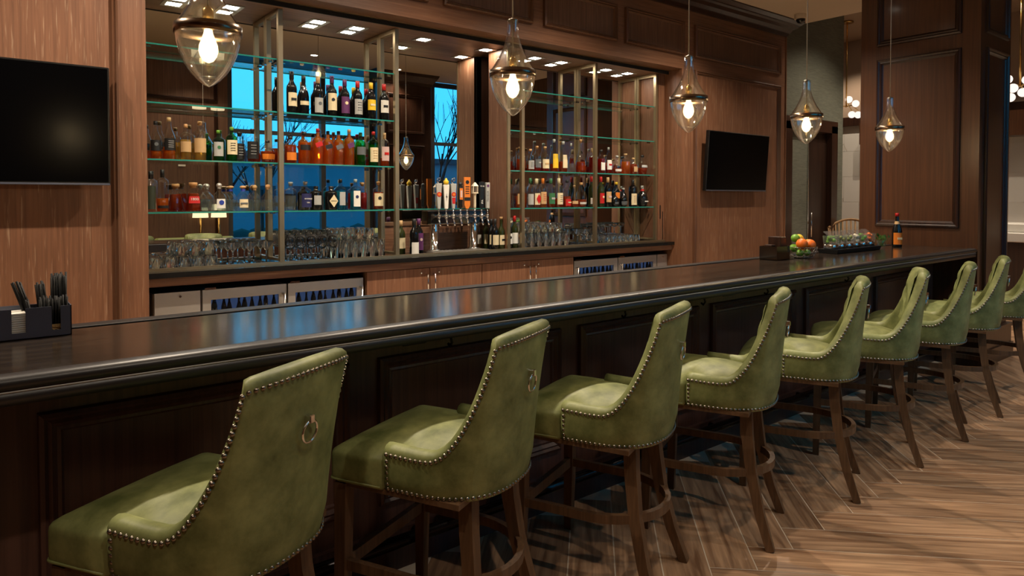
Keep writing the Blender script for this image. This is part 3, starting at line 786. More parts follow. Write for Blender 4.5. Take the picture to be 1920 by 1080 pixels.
row('tequila shelf', 'bottles in the far left bay', 5.035, ZS[0], [
 (.927, 'slim bottle with dark green label and black neck', dict(kind='shoulder', h=.285, r=.032, glass=BC, label='olive_label', lz=(.06, .6), cap='label_black', capk='long')),
 (.999, 'clear bottle half full of amber with black neck', dict(kind='shoulder', h=.30, r=.037, glass=BC, liq='amber', fill=.3, cap='label_black', capk='long', label='label_black', lz=(.08, .14))),
 (1.098, 'amber decanter bottle with wooden stopper and no front label', dict(kind='decanter', h=.19, r=.047, glass=BC, liq='deep_amber', fill=.62, cap='cork', capk='disc', sq=5.0, dy=.09)),
 (1.190, 'amber decanter bottle with red label reading 1800', dict(kind='decanter', h=.20, r=.050, glass=BC, liq='deep_amber', fill=.62, cap='cork', capk='disc', sq=5.0, label='red', lz=(.28, .52), arc=42, txt=[('1800', .026, .08, 'white')])),
 (1.300, 'clear round tequila bottle with silver ball stopper', dict(kind='dome', h=.20, r=.047, glass=BC, liq='clear_liquid', fill=.4, cap='steel', capk='ball', dy=.085)),
 (1.360, 'clear round tequila bottle with pale oval label and silver ball stopper', dict(kind='dome', h=.205, r=.049, glass=BC, liq='clear_liquid', fill=.4, cap='steel', capk='ball', label='paper', lz=(.1, .42), arc=36, logo=('blue', 'dot'))),
 (1.462, 'clear tequila bottle with blue neck and wooden oval stopper at the back', dict(kind='dome', h=.20, r=.045, glass=BC, liq='clear_liquid', fill=.4, cap='cork', capk='oval', neckfoil='blue', dy=.085)),
 (1.522, 'clear tequila bottle with blue neck and cream round label', dict(kind='dome', h=.20, r=.048, glass=BC, liq='clear_liquid', fill=.4, cap='cork', capk='oval', neckfoil='blue', label='cream', lz=(.12, .42), arc=36, logo=('slate', 'bar'))),
 (1.632, 'clear tequila bottle with cork ball stopper at the back', dict(kind='dome', h=.195, r=.044, glass=BC, liq='clear_liquid', fill=.4, cap='cork', capk='ball', dy=.085)),
 (1.700, 'clear tequila bottle with cork ball stopper beside the brass frame', dict(kind='dome', h=.20, r=.047, glass=BC, liq='clear_liquid', fill=.4, cap='cork', capk='ball')),
])
row('gin shelf', 'bottles in the wine bay', 5.06, ZS[0], [
 (1.888, 'clear gin bottle with wooden cap', dict(kind='apoth', h=.22, r=.042, glass=BC, liq='clear_liquid', fill=.5, cap='label_grey', capk='cork', dy=.03)),
 (1.991, 'clear gin bottle with navy label and white lettering', dict(kind='apoth', h=.225, r=.045, glass=BC, liq='clear_liquid', fill=.5, cap='label_grey', capk='cork', label='navy', lz=(.1, .56), txt=[('BOODLES', .014, .12, 'white'), ('GIN', .014, -.16, 'white')])),
 (2.084, 'black apothecary bottle with pale green label', dict(kind='apoth', h=.20, r=.044, glass='bottle_black', cap='label_black', label='label_grey', lz=(.2, .56), arc=40, dy=.02)),
 (2.198, 'black apothecary bottle with cream diamond label', dict(kind='apoth', h=.20, r=.046, glass='bottle_black', cap='label_black', label='bottle_black', lz=(.08, .62), arc=40, logo=('cream', 'diamond'), txt=[("HENDRICK'S", .009, .0, 'black')])),
 (2.290, 'pale blue square gin bottle with black cap', dict(kind='shoulder', h=.25, r=.037, glass=BA, liq='aqua_liquid', fill=.6, cap='label_black', label='label_grey', lz=(.14, .56), arc=34, sq=4.0, dy=.03)),
 (2.404, 'pale blue square gin bottle with white label', dict(kind='shoulder', h=.25, r=.038, glass=BA, liq='aqua_liquid', fill=.6, cap='label_grey', label='paper', lz=(.1, .6), arc=38, sq=4.0, logo=('navy', 'dot'))),
 (2.490, 'dark red rum bottle with wooden cap behind the blue gin', dict(kind='apoth', h=.225, r=.036, glass=BC, liq='red_liquid', fill=.6, cap='cork', capk='cork', dy=.05)),
 (2.604, 'amber rum bottle with round black label', dict(kind='apoth', h=.235, r=.042, glass=BC, liq='deep_amber', fill=.6, cap='cork', capk='cork', label='cream', lz=(.12, .56), logo=('label_black', 'dot'))),
])
gr = 'bottles in the right bays'
row('upper right shelf', gr, 5.06, ZS[1], [
 (4.095, 'whiskey bottle with tan stopper', dict(kind='shoulder', h=.225, r=.036, glass=BC, liq='deep_amber', fill=.5, cap='tan', capk='cork', label='label_green', lz=(.2, .5), arc=30)),
 (4.165, 'amber whiskey bottle behind the brass post', dict(kind='shoulder', h=.21, r=.034, glass=BC, liq='deep_amber', fill=.5, cap='label_black', dy=.05)),
 (4.225, 'whiskey bottle with grey label', dict(kind='round', h=.215, r=.037, glass=BC, liq='deep_amber', fill=.3, cap='cork', label='label_grey', lz=(.1, .48), logo=('slate', 'lines'))),
 (4.307, 'whiskey bottle with white label reading 1881', dict(kind='round', h=.235, r=.041, glass=BC, liq='red_liquid', fill=.2, cap='cork', capk='cork', label='slate', lz=(.16, .5), txt=[('1881', .018, .1, 'white')])),
 (4.410, 'whiskey bottle with cream label and cork stopper', dict(kind='round', h=.235, r=.043, glass=BC, liq='red_liquid', fill=.2, cap='tan', capk='cork', label='cream', lz=(.14, .52), logo=('tan', 'bar'))),
 (4.53, 'tall clear bottle with bright yellow label', dict(kind='tall', h=.325, r=.043, glass=BC, liq='deep_amber', fill=.25, cap='label_grey', label='yellow', lz=(.12, .55), arc=50)),
 (4.651, 'tall whiskey bottle with cream hanging tag', dict(kind='tall', h=.31, r=.045, glass=BC, liq='deep_amber', fill=.35, cap='label_grey', label='cream', lz=(.14, .56), arc=48)),
 (4.761, 'slim clear bottle with tall neck', dict(kind='bell', h=.30, r=.036, glass=BC, liq='clear_liquid', fill=.3, cap='label_grey')),
 (4.895, 'clear teardrop decanter with amber spirit', dict(kind='bell', h=.33, r=.054, glass=BC, liq='deep_amber', fill=.34, cap='cork', capk='cork', label='deep_amber', lz=(.08, .22))),
 (5.060, 'dark red bottle behind the middle brass post', dict(kind='round', h=.27, r=.036, glass=BC, liq='red_liquid', fill=.62, cap='tan', capk='long')),
 (5.125, 'dark red bottle with cream label beside the middle post', dict(kind='round', h=.25, r=.034, glass=BC, liq='red_liquid', fill=.62, cap='label_black', dy=.06)),
 (5.195, 'red bottle with white label', dict(kind='round', h=.25, r=.041, glass=BC, liq='red_liquid', fill=.62, cap='label_black', label='paper', lz=(.14, .46), arc=45)),
 (5.305, 'tall slim bottle with white and red label', dict(kind='tall', h=.28, r=.036, glass=BC, liq='red_liquid', fill=.3, cap='label_grey', label='paper', lz=(.16, .52), logo=('red', 'bar'))),
 (5.436, 'squat clear bottle with small white label', dict(kind='flask', h=.205, r=.050, glass=BC, liq='deep_amber', fill=.3, cap='label_grey', label='paper', lz=(.14, .26))),
 (5.570, 'wide amber bottle glowing gold', dict(kind='apoth', h=.23, r=.052, glass=BC, liq='amber', fill=.6, cap='tan', capk='cork')),
 (5.695, 'round dark amber bottle with tan label', dict(kind='flask', h=.19, r=.050, glass=BC, liq='deep_amber', fill=.6, cap='tan', label='tan', lz=(.16, .46), arc=40)),
 (5.845, 'clear cognac bottle with black cap and arched label', dict(kind='flask', h=.225, r=.055, glass=BC, liq='deep_amber', fill=.34, cap='label_black', label='label_grey', lz=(.36, .48))),
])
row('lower right shelf', gr, 5.06, ZS[0], [
 (4.085, 'bottle with orange tan label beside the taps', dict(kind='shoulder', h=.29, r=.033, glass=BC, liq='amber', fill=.4, cap='label_black', label='tan', lz=(.12, .46))),
 (4.150, 'bright amber whiskey bottle behind the brass post', dict(kind='shoulder', h=.29, r=.037, glass=BC, liq='amber', fill=.5, cap='cork', capk='long', dy=.04)),
 (4.223, 'whiskey bottle with grey label and green foil', dict(kind='round', h=.295, r=.035, glass=BC, liq='clear_liquid', fill=.4, cap='label_green', capk='long', label='label_grey', lz=(.1, .45))),
 (4.300, 'whiskey bottle with cream and red label', dict(kind='round', h=.29, r=.038, glass=BC, liq='deep_amber', fill=.4, cap='cream', capk='long', label='cream', lz=(.1, .48), logo=('red', 'diamond'))),
 (4.383, 'whiskey bottle with tan label and orange foil', dict(kind='round', h=.295, r=.038, glass=BC, liq='amber', fill=.45, cap='orange', capk='long', label='tan', lz=(.12, .52), logo=('red', 'lines'))),
 (4.487, 'whiskey bottle with green label and green foil', dict(kind='round', h=.295, r=.042, glass=BC, liq='deep_amber', fill=.3, cap='label_green', capk='long', label='label_green', lz=(.12, .48), logo=('label_grey', 'bar'))),
 (4.594, 'whiskey bottle with cream label and cream foil', dict(kind='round', h=.30, r=.043, glass=BC, liq='deep_amber', fill=.3, cap='cream', capk='long', label='cream', lz=(.1, .48), logo=('slate', 'lines'))),
 (4.705, 'bourbon bottle with red lower label', dict(kind='round', h=.275, r=.041, glass=BC, liq='deep_amber', fill=.4, cap='label_black', label='red', lz=(.06, .30), logo=('cream', 'bar'))),
 (4.805, 'whiskey bottle with tan low label and cork', dict(kind='bell', h=.215, r=.044, glass=BC, liq='deep_amber', fill=.3, cap='tan', capk='cork', label='tan', lz=(.16, .30))),
 (4.905, 'fat round whiskey bottle with small white label', dict(kind='flask', h=.26, r=.058, glass=BC, liq='deep_amber', fill=.3, cap='cork', label='paper', lz=(.12, .2))),
 (5.052, 'green vermouth bottle with red cap behind the middle post', dict(kind='wine', h=.315, r=.036, glass='bottle_olive', cap='red', capk='long', label='paper', lz=(.1, .3))),
 (5.190, 'green vermouth bottle with red cap and red label', dict(kind='wine', h=.315, r=.038, glass='bottle_olive', cap='red', capk='long', label='red', lz=(.12, .46), logo=('cream', 'dot'))),
 (5.296, 'dark bottle with cream label and gold foil', dict(kind='wine', h=.31, r=.038, glass='bottle_dark', cap='tan', capk='long', label='tan', lz=(.16, .52), logo=('pink', 'bar'))),
 (5.398, 'small round black liqueur bottle', dict(kind='flask', h=.17, r=.045, glass='bottle_black', cap='label_black', label='slate', lz=(.16, .3), arc=40)),
 (5.478, 'dark bottle with orange label and yellow cap', dict(kind='round', h=.265, r=.040, glass='bottle_dark', cap='yellow', label='orange', lz=(.34, .58), dy=.05)),
 (5.570, 'dark round bottle with pale small label', dict(kind='flask', h=.21, r=.045, glass='bottle_black', cap='label_grey', label='slate', lz=(.1, .28), dy=.03)),
 (5.690, 'dark liqueur bottle with large cream label', dict(kind='shoulder', h=.31, r=.044, glass='bottle_dark', cap='label_black', capk='long', label='cream', lz=(.06, .46), logo=('tan', 'lines'))),
 (5.845, 'round black liqueur bottle with red neck and white label', dict(kind='flask', h=.245, r=.058, glass='bottle_black', cap='label_grey', capk='long', label='label_black', lz=(.1, .36), neckfoil='red', logo=('paper', 'bar'))),
])
zc_ = 1.0705
row('counter left of taps', 'wine bottles beside the taps', 5.08, zc_, [
 (2.850, 'white wine bottle with cream label', wine(glass='bottle_olive', cap='tan', label='cream', dy=.05, h=.285)),
 (2.905, 'dark wine bottle with low white label', wine(cap='label_black', label='paper', lz=(.04, .36), dy=-.08, h=.30)),
 (2.985, 'dark wine bottle with purple wrap label', wine(cap='purple', label='purple', lz=(.12, .6), arc=85, dy=-.02, logo=('pink', 'dot'))),
])
row('counter right of taps', 'wine bottles beside the taps', 0, zc_, [
 (3.735, 'clear wine bottle with white label', wine(glass=BC, liq='gold', fill=.5, cap='label_grey', label='paper', h=.27, r=.034, dy=5.245)),
 (3.790, 'olive wine bottle with pale label', wine(glass='bottle_olive', cap='label_black', label='cream', h=.28, r=.034, dy=5.185)),
 (3.775, 'dark wine bottle with cream label half hidden', wine(cap='label_black', label='cream', h=.28, r=.034, dy=5.085)),
 (3.742, 'dark wine bottle with plain cream label', wine(cap='label_black', label='cream', h=.285, r=.0345, dy=4.985)),
 (3.813, 'olive wine bottle with cork and cream label', wine(glass='bottle_olive', cap='tan', capk='cork', label='cream', logo=('label_black', 'bar'), h=.28, r=.0345, dy=4.985)),
 (3.904, 'dark wine bottle with white label and black print', wine(cap='label_black', label='paper', logo=('label_black', 'dot'), dy=4.992, h=.30, r=.036)),
 (3.9765, 'green wine bottle with white label and red foil', wine(glass='bottle_olive', cap='red', label='paper', dy=4.995, h=.31, r=.035)),
])
# ================================================================== GLASSWARE ON THE BACK COUNTER
def glass_proto(name, prof, seg=14):
    """prof = outer profile; hollow inside"""
    out = prof
    hm = prof[-1][1]
    zb = {'martini_glass': .103, 'coupe_glass': .079, 'wine_glass': .090, 'flute_glass': .096}.get(name, .008)
    inn = [(max(r - .0022, .001), min(z + .002, hm)) for r, z in prof if z > zb][::-1] + [(.001, zb + .003)]
    return MB().lathe(out + inn, seg, cap0=True, cap1=True)
GP = {
 'rocks_glass': [(.034, 0), (.038, .004), (.041, .085)],
 'highball_glass': [(.028, 0), (.031, .004), (.034, .148)],
 'pint_glass': [(.029, 0), (.031, .004), (.043, .148)],
 'flute_glass': [(.034, 0), (.034, .002), (.006, .010), (.005, .09), (.022, .12), (.028, .17), (.023, .225)],
 'martini_glass': [(.036, 0), (.036, .002), (.006, .009), (.005, .095), (.010, .102), (.056, .165)],
 'coupe_glass': [(.034, 0), (.034, .002), (.006, .009), (.005, .075), (.03, .088), (.047, .108), (.048, .125)],
 'wine_glass': [(.035, 0), (.035, .002), (.006, .009), (.005, .085), (.028, .105), (.041, .135), (.040, .165), (.033, .205)],
}
GM = {k: glass_proto(k, p) for k, p in GP.items()}
GO = {}
def put_glass(kind, x, y, z, lab, group, flip=False):
    if kind not in GO:
        o = GM[kind].build(kind, 'bar_glass'); GO[kind] = o
    else:
        o = GO[kind].copy(); COL.objects.link(o)
    o.location = (x, y, z + (GP[kind][-1][1] if flip else 0)); o.rotation_euler = (math.pi if flip else 0, 0, 0)
    tag(o, lab, 'glass', group)
zg = 1.0712
ROWN = {1: ['single row'], 2: ['front row', 'back row'], 3: ['front row', 'middle row', 'back row by the mirror']}
def grid_glasses(kind, x0, n, dx, ys, lab, group, flip=True, z=0.0, stag=.012):
    for j, y in enumerate(ys):
        for i in range(n):
            put_glass(kind, x0 + i*dx + (stag if j % 2 else 0), y, zg + z, '%s, %s, %s from left' % (lab, ROWN[len(ys)][j], ords[i]), group, flip)
Y3 = (4.996, 5.0815, 5.167)
grid_glasses('rocks_glass', .942, 5, .087, Y3, 'short rocks glass by the left pillar', 'rocks glasses by the left pillar')
grid_glasses('rocks_glass', 1.12, 3, .087, Y3[1:], 'upper stacked rocks glass, far left bay', 'upper rocks glasses in the far left bay', z=.0862, stag=.006)
grid_glasses('martini_glass', 1.44, 3, .117, (5.005, 5.13), 'stemmed martini glass, far left bay', 'martini glasses in the far left bay', False, stag=0)
grid_glasses('wine_glass', 1.845, 5, .084, (4.996,), 'stemmed wine glass, wine bay front', 'wine glasses in the wine bay', False)
grid_glasses('flute_glass', 1.845, 5, .084, (5.08, 5.165), 'slim flute glass, wine bay', 'flute glasses in the wine bay', False)
grid_glasses('highball_glass', 2.288, 5, .076, (4.996, 5.076, 5.156), 'tall highball glass, wine bay', 'highball glasses in the wine bay')
grid_glasses('rocks_glass', 2.288, 4, .09, (5.12,), 'rocks glass on top of the highballs', 'rocks glasses on the highball glasses', z=.1492)
grid_glasses('pint_glass', 4.10, 7, .089, (4.994, 5.0805, 5.167), 'tall pint glass right of taps', 'pint glasses right of the taps', stag=0)
grid_glasses('rocks_glass', 4.12, 6, .09, (5.04, 5.13), 'rocks glass on top of pints', 'rocks glasses on the pint glasses', z=.1492)
grid_glasses('martini_glass', 4.798, 2, .117, (5.0, 5.13), 'martini glass by the middle post', 'martini glasses by the middle post', False, stag=0)
grid_glasses('wine_glass', 5.055, 2, .088, Y3, 'stemmed wine glass, far right bay', 'wine glasses in the far right bay', False, stag=0)
grid_glasses('rocks_glass', 5.24, 6, .087, Y3, 'short rocks glass, far right bay', 'rocks glasses in the far right bay')
grid_glasses('coupe_glass', 5.27, 4, .1, (5.13,), 'coupe glass on top of rocks glasses', 'coupe glasses in the far right bay', False, z=.0862)

# ================================================================== BEER TAP TOWER
tt = thing('beer_tower', 'chrome beer tower with eight taps on two round columns', 'beer tap', (3.40, 5.11, 1.0703))
MB().bbox(-.33, .30, -.05, .05, .25, .37, .006).build('tower_box', 'dark_chrome', tt)
for cx in (-.23, .19):
    c = MB().lathe([(.052, 0), (.052, .012), (.038, .016), (.038, .25)], 20, (cx, 0, .02), cap1=False).build('column', 'chrome', tt)
dt = B(-.29, .28, -.15, .03, 0, .012)
dt.build('drip_tray', 'steel', tt)
for i in range(13): B(-.28 + i*.0435, -.28 + i*.0435 + .02, -.145, .025, .012, .017).build('grate_bar', 'steel', tt)
HX = [-.245, -.17, -.095, -.02, .05, .135, .21, .275]
for i, x in enumerate(HX):
    f = MB().cyl((x, -.05, .32), (x, -.10, .32), .014, .012, 10)
    f.cyl((x, -.10, .335), (x, -.10, .30), .016, .013, 10); f.cyl((x, -.10, .30), (x, -.125, .235), .010, .008, 8)
    f.cyl((x, -.10, .335), (x, -.10, .385), .007, .006, 8); f.lathe([(.022, -.005), (.022, .0)], 12, (x, -.055, .32))
    f.build('faucet', 'chrome', tt)
HZ = .385
def handle(i, lab, build):
    t = thing('tap_handle', lab, 'tap handle', (3.40 + HX[i], 5.01, 1.0703 + HZ), R(-12), 'beer tap handles')
    build(t)
def pad(w0, w1, d, h, z0=0, bev=.003):
    return MB().loops([[(-w, -e, z), (w, -e, z), (w, e, z), (-w, e, z)] for w, e, z in ((w0-bev, d-bev, z0), (w0, d, z0+bev), (w1, d, z0+h-bev), (w1-bev, d-bev, z0+h))], True, True)
def silver(t, red=False):
    pad(.011, .025, .012, .22).build('paddle', 'c_label_grey', t)
    m = MB().tube([(0, 0, .22), (-.018, 0, .24), (-.006, 0, .265), (.012, 0, .27), (.014, 0, .25), (0, 0, .242)], .006, 8)
    m.build('finial', 'chrome', t)
    b = MB().cyl((0, -.0135, .125), (0, -.010, .125), .021, None, 18).build('badge', 'c_red', t)
    MB().cyl((0, -.0145, .125), (0, -.0136, .125), .013, None, 16).build('emblem', 'c_orange', b)
    if red: pad(.012, .016, .0125, .06, .04).build('strip', 'c_red', t)
handle(0, 'silver tap handle with curled chrome top, leftmost', lambda t: silver(t))
def yellowtop(t):
    pad(.014, .026, .012, .21).build('paddle', 'paper', t)
    MB().lathe([(.014, .21), (.022, .222), (.024, .24), (.012, .252), (.008, .262), (.004, .268)], 14).build('finial', 'c_yellow', t)
    MB().add([(.004, -.0135, .14), (-.007, -.0135, .10), (0, -.0135, .10), (-.005, -.0135, .06), (.008, -.0135, .108), (.001, -.0135, .108)], [(0, 1, 2, 5), (2, 3, 4, 5)]).build('lightning_mark', 'black', t)
handle(1, 'white tap handle with yellow knob and black lightning mark', yellowtop)
handle(2, 'silver tap handle with curled top and red strip, third', lambda t: silver(t, True))
def darkh(t):
    MB().lathe([(.010, 0), (.02, .02), (.016, .05), (.02, .07), (.021, .19), (.014, .205), (.02, .215), (.008, .235)], 14).build('grip', 'black', t)
    B(-.014, .014, -.0225, -.015, .08, .18).build('badge', 'c_orange', t)
    B(-.009, .009, -.0235, -.0226, .10, .16).build('emblem', 'c_pink', t)
handle(3, 'black turned tap handle with orange and pink badge', darkh)
def orange(t):
    MB().loops([[(x*s, -.009, z) for x, z in ((-.012, 0), (.012, 0), (.026, .03), (.030, .28), (-.030, .28), (-.026, .03)) for s in (1,)], [(x, .009, z) for x, z in ((-.012, 0), (.012, 0), (.026, .03), (.030, .28), (-.030, .28), (-.026, .03))]], True, True).build('paddle', 'c_orange', t)
    B(-.027, .027, -.0098, -.009, .07, .10).build('band', 'c_label_black', t)
    MB().cyl((0, -.0105, .235), (0, -.0088, .235), .017, None, 16).build('emblem', 'c_label_black', t)
    for k_, z in enumerate((.19, .17, .15, .13)): B(-.018, .018, -.0098, -.009, z, z + .008).build('print_line', 'c_label_black', t)
handle(4, 'tall orange paddle tap handle with black print', orange)
def lantern(t):
    MB().lathe([(.009, 0), (.011, .02), (.012, .12), (.02, .14)], 12).build('grip', 'c_onion', t)
    m = MB()
    for sx in (-.022, .016):
        for sy in (-.022, .016): m.box(sx, sx+.006, sy, sy+.006, .14, .20)
    m.box(-.024, .024, -.024, .024, .135, .145); m.loops([[(-.026, -.026, .20), (.026, -.026, .20), (.026, .026, .20), (-.026, .026, .20)], [(-.004, -.004, .235), (.004, -.004, .235), (.004, .004, .235), (-.004, .004, .235)]], True, True)
    m.build('lantern', 'c_onion', t)
handle(5, 'cream lantern shaped tap handle', lantern)
def ipa(t):
    p = pad(.014, .020, .016, .24).build('paddle', 'black', t)
    for s_, zz in (('IPA', .06), ('YE HE', .20)):
        text('lettering', s_, .026 if s_ == 'IPA' else .016, 'white', p, Matrix.Translation((0, -.0165, zz)) @ Matrix.Rotation(R(90), 4, 'X') @ Matrix.Rotation(R(90 if s_ == 'IPA' else 0), 4, 'Z'))
handle(6, 'black square tap handle with white IPA lettering', ipa)
def trav(t):
    p = pad(.015, .019, .014, .235).build('paddle', 'c_label_grey', t)
    text('lettering', 'TRAVELER', .022, 'black', p, Matrix.Translation((0, -.0145, .11)) @ Matrix.Rotation(R(90), 4, 'X') @ Matrix.Rotation(R(90), 4, 'Z'))
    MB().cyl((0, -.0155, .205), (0, -.0135, .205), .012, None, 14).build('emblem', 'c_purple', p)
handle(7, 'grey tap handle with vertical dark lettering, rightmost', trav)
# ================================================================== THE BAR
ZT = 1.09
bar = thing('bar_counter', 'long dark bar counter with panelled front and bullnose edge', 'bar', (-1.2, 2.13, 0), R(.75))
BL = 8.36                                  # length along the bar
# countertop: bullnose profile swept along the bar (local: x along, y into the bar)
prof = [(.055, 0), (.02, .0), (.006, -.006), (0, -.018), (.004, -.030), (.014, -.036), (.014, -.042), (.008, -.044), (.008, -.075), (.03, -.075)]
top = MB().box(0, BL, .02, .66, ZT - .02, ZT).build('countertop', 'bar_top', bar)
ed = MB()
n_ = len(prof)
ed.add([(x, y - .001, ZT + z + (.0008 if z > -.001 else 0)) for x in (0, BL) for y, z in prof], [(i, i+1, n_+i+1, n_+i) for i in range(n_-1)], True)
ed.build('edge_moulding', 'bar_edge', bar)
MB().tube([(0, .0095, ZT - .0405), (BL, .0095, ZT - .0405)], .0028, 6).build('edge_highlight', 'highlight_pale', bar)  # pale strip added to draw the thin highlight along the edge
MB().box(0, BL, .661, .715, ZT - .075, ZT - .012).build('shadow_groove', 'gap_black', bar)
MB().bbox(0, BL, .715, .785, ZT - .075, ZT - .0005, .003).build('back_rail', 'bar_edge', bar)
MB().box(0, BL, .012, .66, ZT - .074, ZT - .021).build('sub_top', 'espresso', bar)
MB().box(0, BL, .36, .56, 0, ZT - .075).build('die_wall', 'espresso', bar)
MB().box(0, BL, .335, .36, 0, .17).build('base_board', 'espresso', bar)
DM = [(0, 0), (.004, .020), (.016, .026), (.026, .016), (.036, .022), (.05, .010), (.06, .012), (.07, 0)]
for i in range(7):
    u0 = 1.2 + .148 + 1.147*(i - 1)
    MB().frame(u0, u0 + 1.02, .28, .895, DM, lambda u, v, h: (u, .36 - h, v)).build('panel_moulding', 'espresso', bar)
    B(u0 + .06, u0 + .96, .357, .362, .34, .835).build('panel', 'espresso', bar)
rl = MB().tube([(0, .275, .15), (BL, .275, .15)], .026, 14)
fr_ = rl.build('foot_rail', 'rail_metal', bar)
for i in range(8):
    m = MB().tube([(.55 + i*1.05, .275, .15), (.55 + i*1.05, .33, .15)], .016, 10).lathe([(.034, 0), (.034, .008)], 14, (.55 + i*1.05, .275, .15))
    m.build('rail_bracket', 'rail_metal', fr_)
for x in (1.2 + 1.62, 1.2 + 2.1, 1.2 + 2.74, 1.2 + 3.45, 1.2 + 4.15, 1.2 + 5.3):
    m = MB().tube([(x, .356, .965), (x, .31, .955), (x, .295, .925), (x, .31, .905), (x, .325, .915)], .006, 8).tube([(x, .356, .975), (x, .325, .985), (x, .312, .978)], .005, 8)
    m.box(x - .012, x + .012, .350, .36, .94, .99)
    m.build('bag_hook', 'rail_metal', bar)
for x in (1.2 + 1.47, 1.2 + 3.78):
    o = MB().bbox(x - .058, x + .058, .352, .3605, .925, 1.0, .002).build('outlet_plate', 'plastic_black', bar)
    for sx in (-.027, .027):
        B(x + sx - .016, x + sx + .016, .350, .353, .945, .982).build('socket', 'rubber', o)

# ================================================================== STOOLS
SZ0, SZA, SZT = .600, .742, 1.106
def shell_samples():
    S = []
    for y in (.10, .07, .035): S.append((-1, y, -90.0))
    A = [-48 - 42*((13 - i)/13)**1.9 for i in range(14)] + [-48 + 96*i/18 for i in range(1, 18)] + [48 + 42*(i/13)**1.9 for i in range(14)]
    for a in A: S.append((0, 0, a))
    for y in (.035, .07, .10): S.append((1, y, 90.0))
    out = []
    for sd, y, a in S:
        ca, sa = math.cos(R(a)), math.sin(R(a))
        if sd: x, yy = .262*sd, y
        else: x, yy = .262*math.copysign(abs(sa)**.8, sa), -.265*abs(ca)**.8
        t = min(1, max(0, (82 - abs(a))/34))
        h = SZA + (SZT - SZA)*(1 - (1 - t**1.8)**.60) + (.012*max(0, math.cos(R(a*1.5))) if abs(a) < 48 else 0)
        if sd: h = SZA + .004*(abs(y)/.1)
        w = (.52 + .48*(abs(a)/48)**2) if abs(a) < 48 else (max(0, ca)/.669)**.45
        if sd: w = 0
        out.append([x, yy, h, w, a])
    n = len(out)
    for i, s in enumerate(out):
        p = out[max(i-1, 0)]; q_ = out[min(i+1, n-1)]
        dx, dy = q_[0]-p[0], q_[1]-p[1]; L = math.hypot(dx, dy)
        s += [dy/L, -dx/L]                      # outward normal
    return out
SS = shell_samples()
def s_out(s, z):
    f = .088*max(0, (z - SZ0)/(SZT - SZ0))**1.35
    tuck = .014*max(0, 1 - (z - SZ0)/.05)**2
    return Vector((s[0] - s[5]*tuck, s[1] - f*s[3] - s[6]*tuck, z))
def s_in(s, z, th=.062):
    p = s_out(s, max(z, SZ0 + .05)); return Vector((p.x - s[5]*th, p.y - s[6]*th, z))
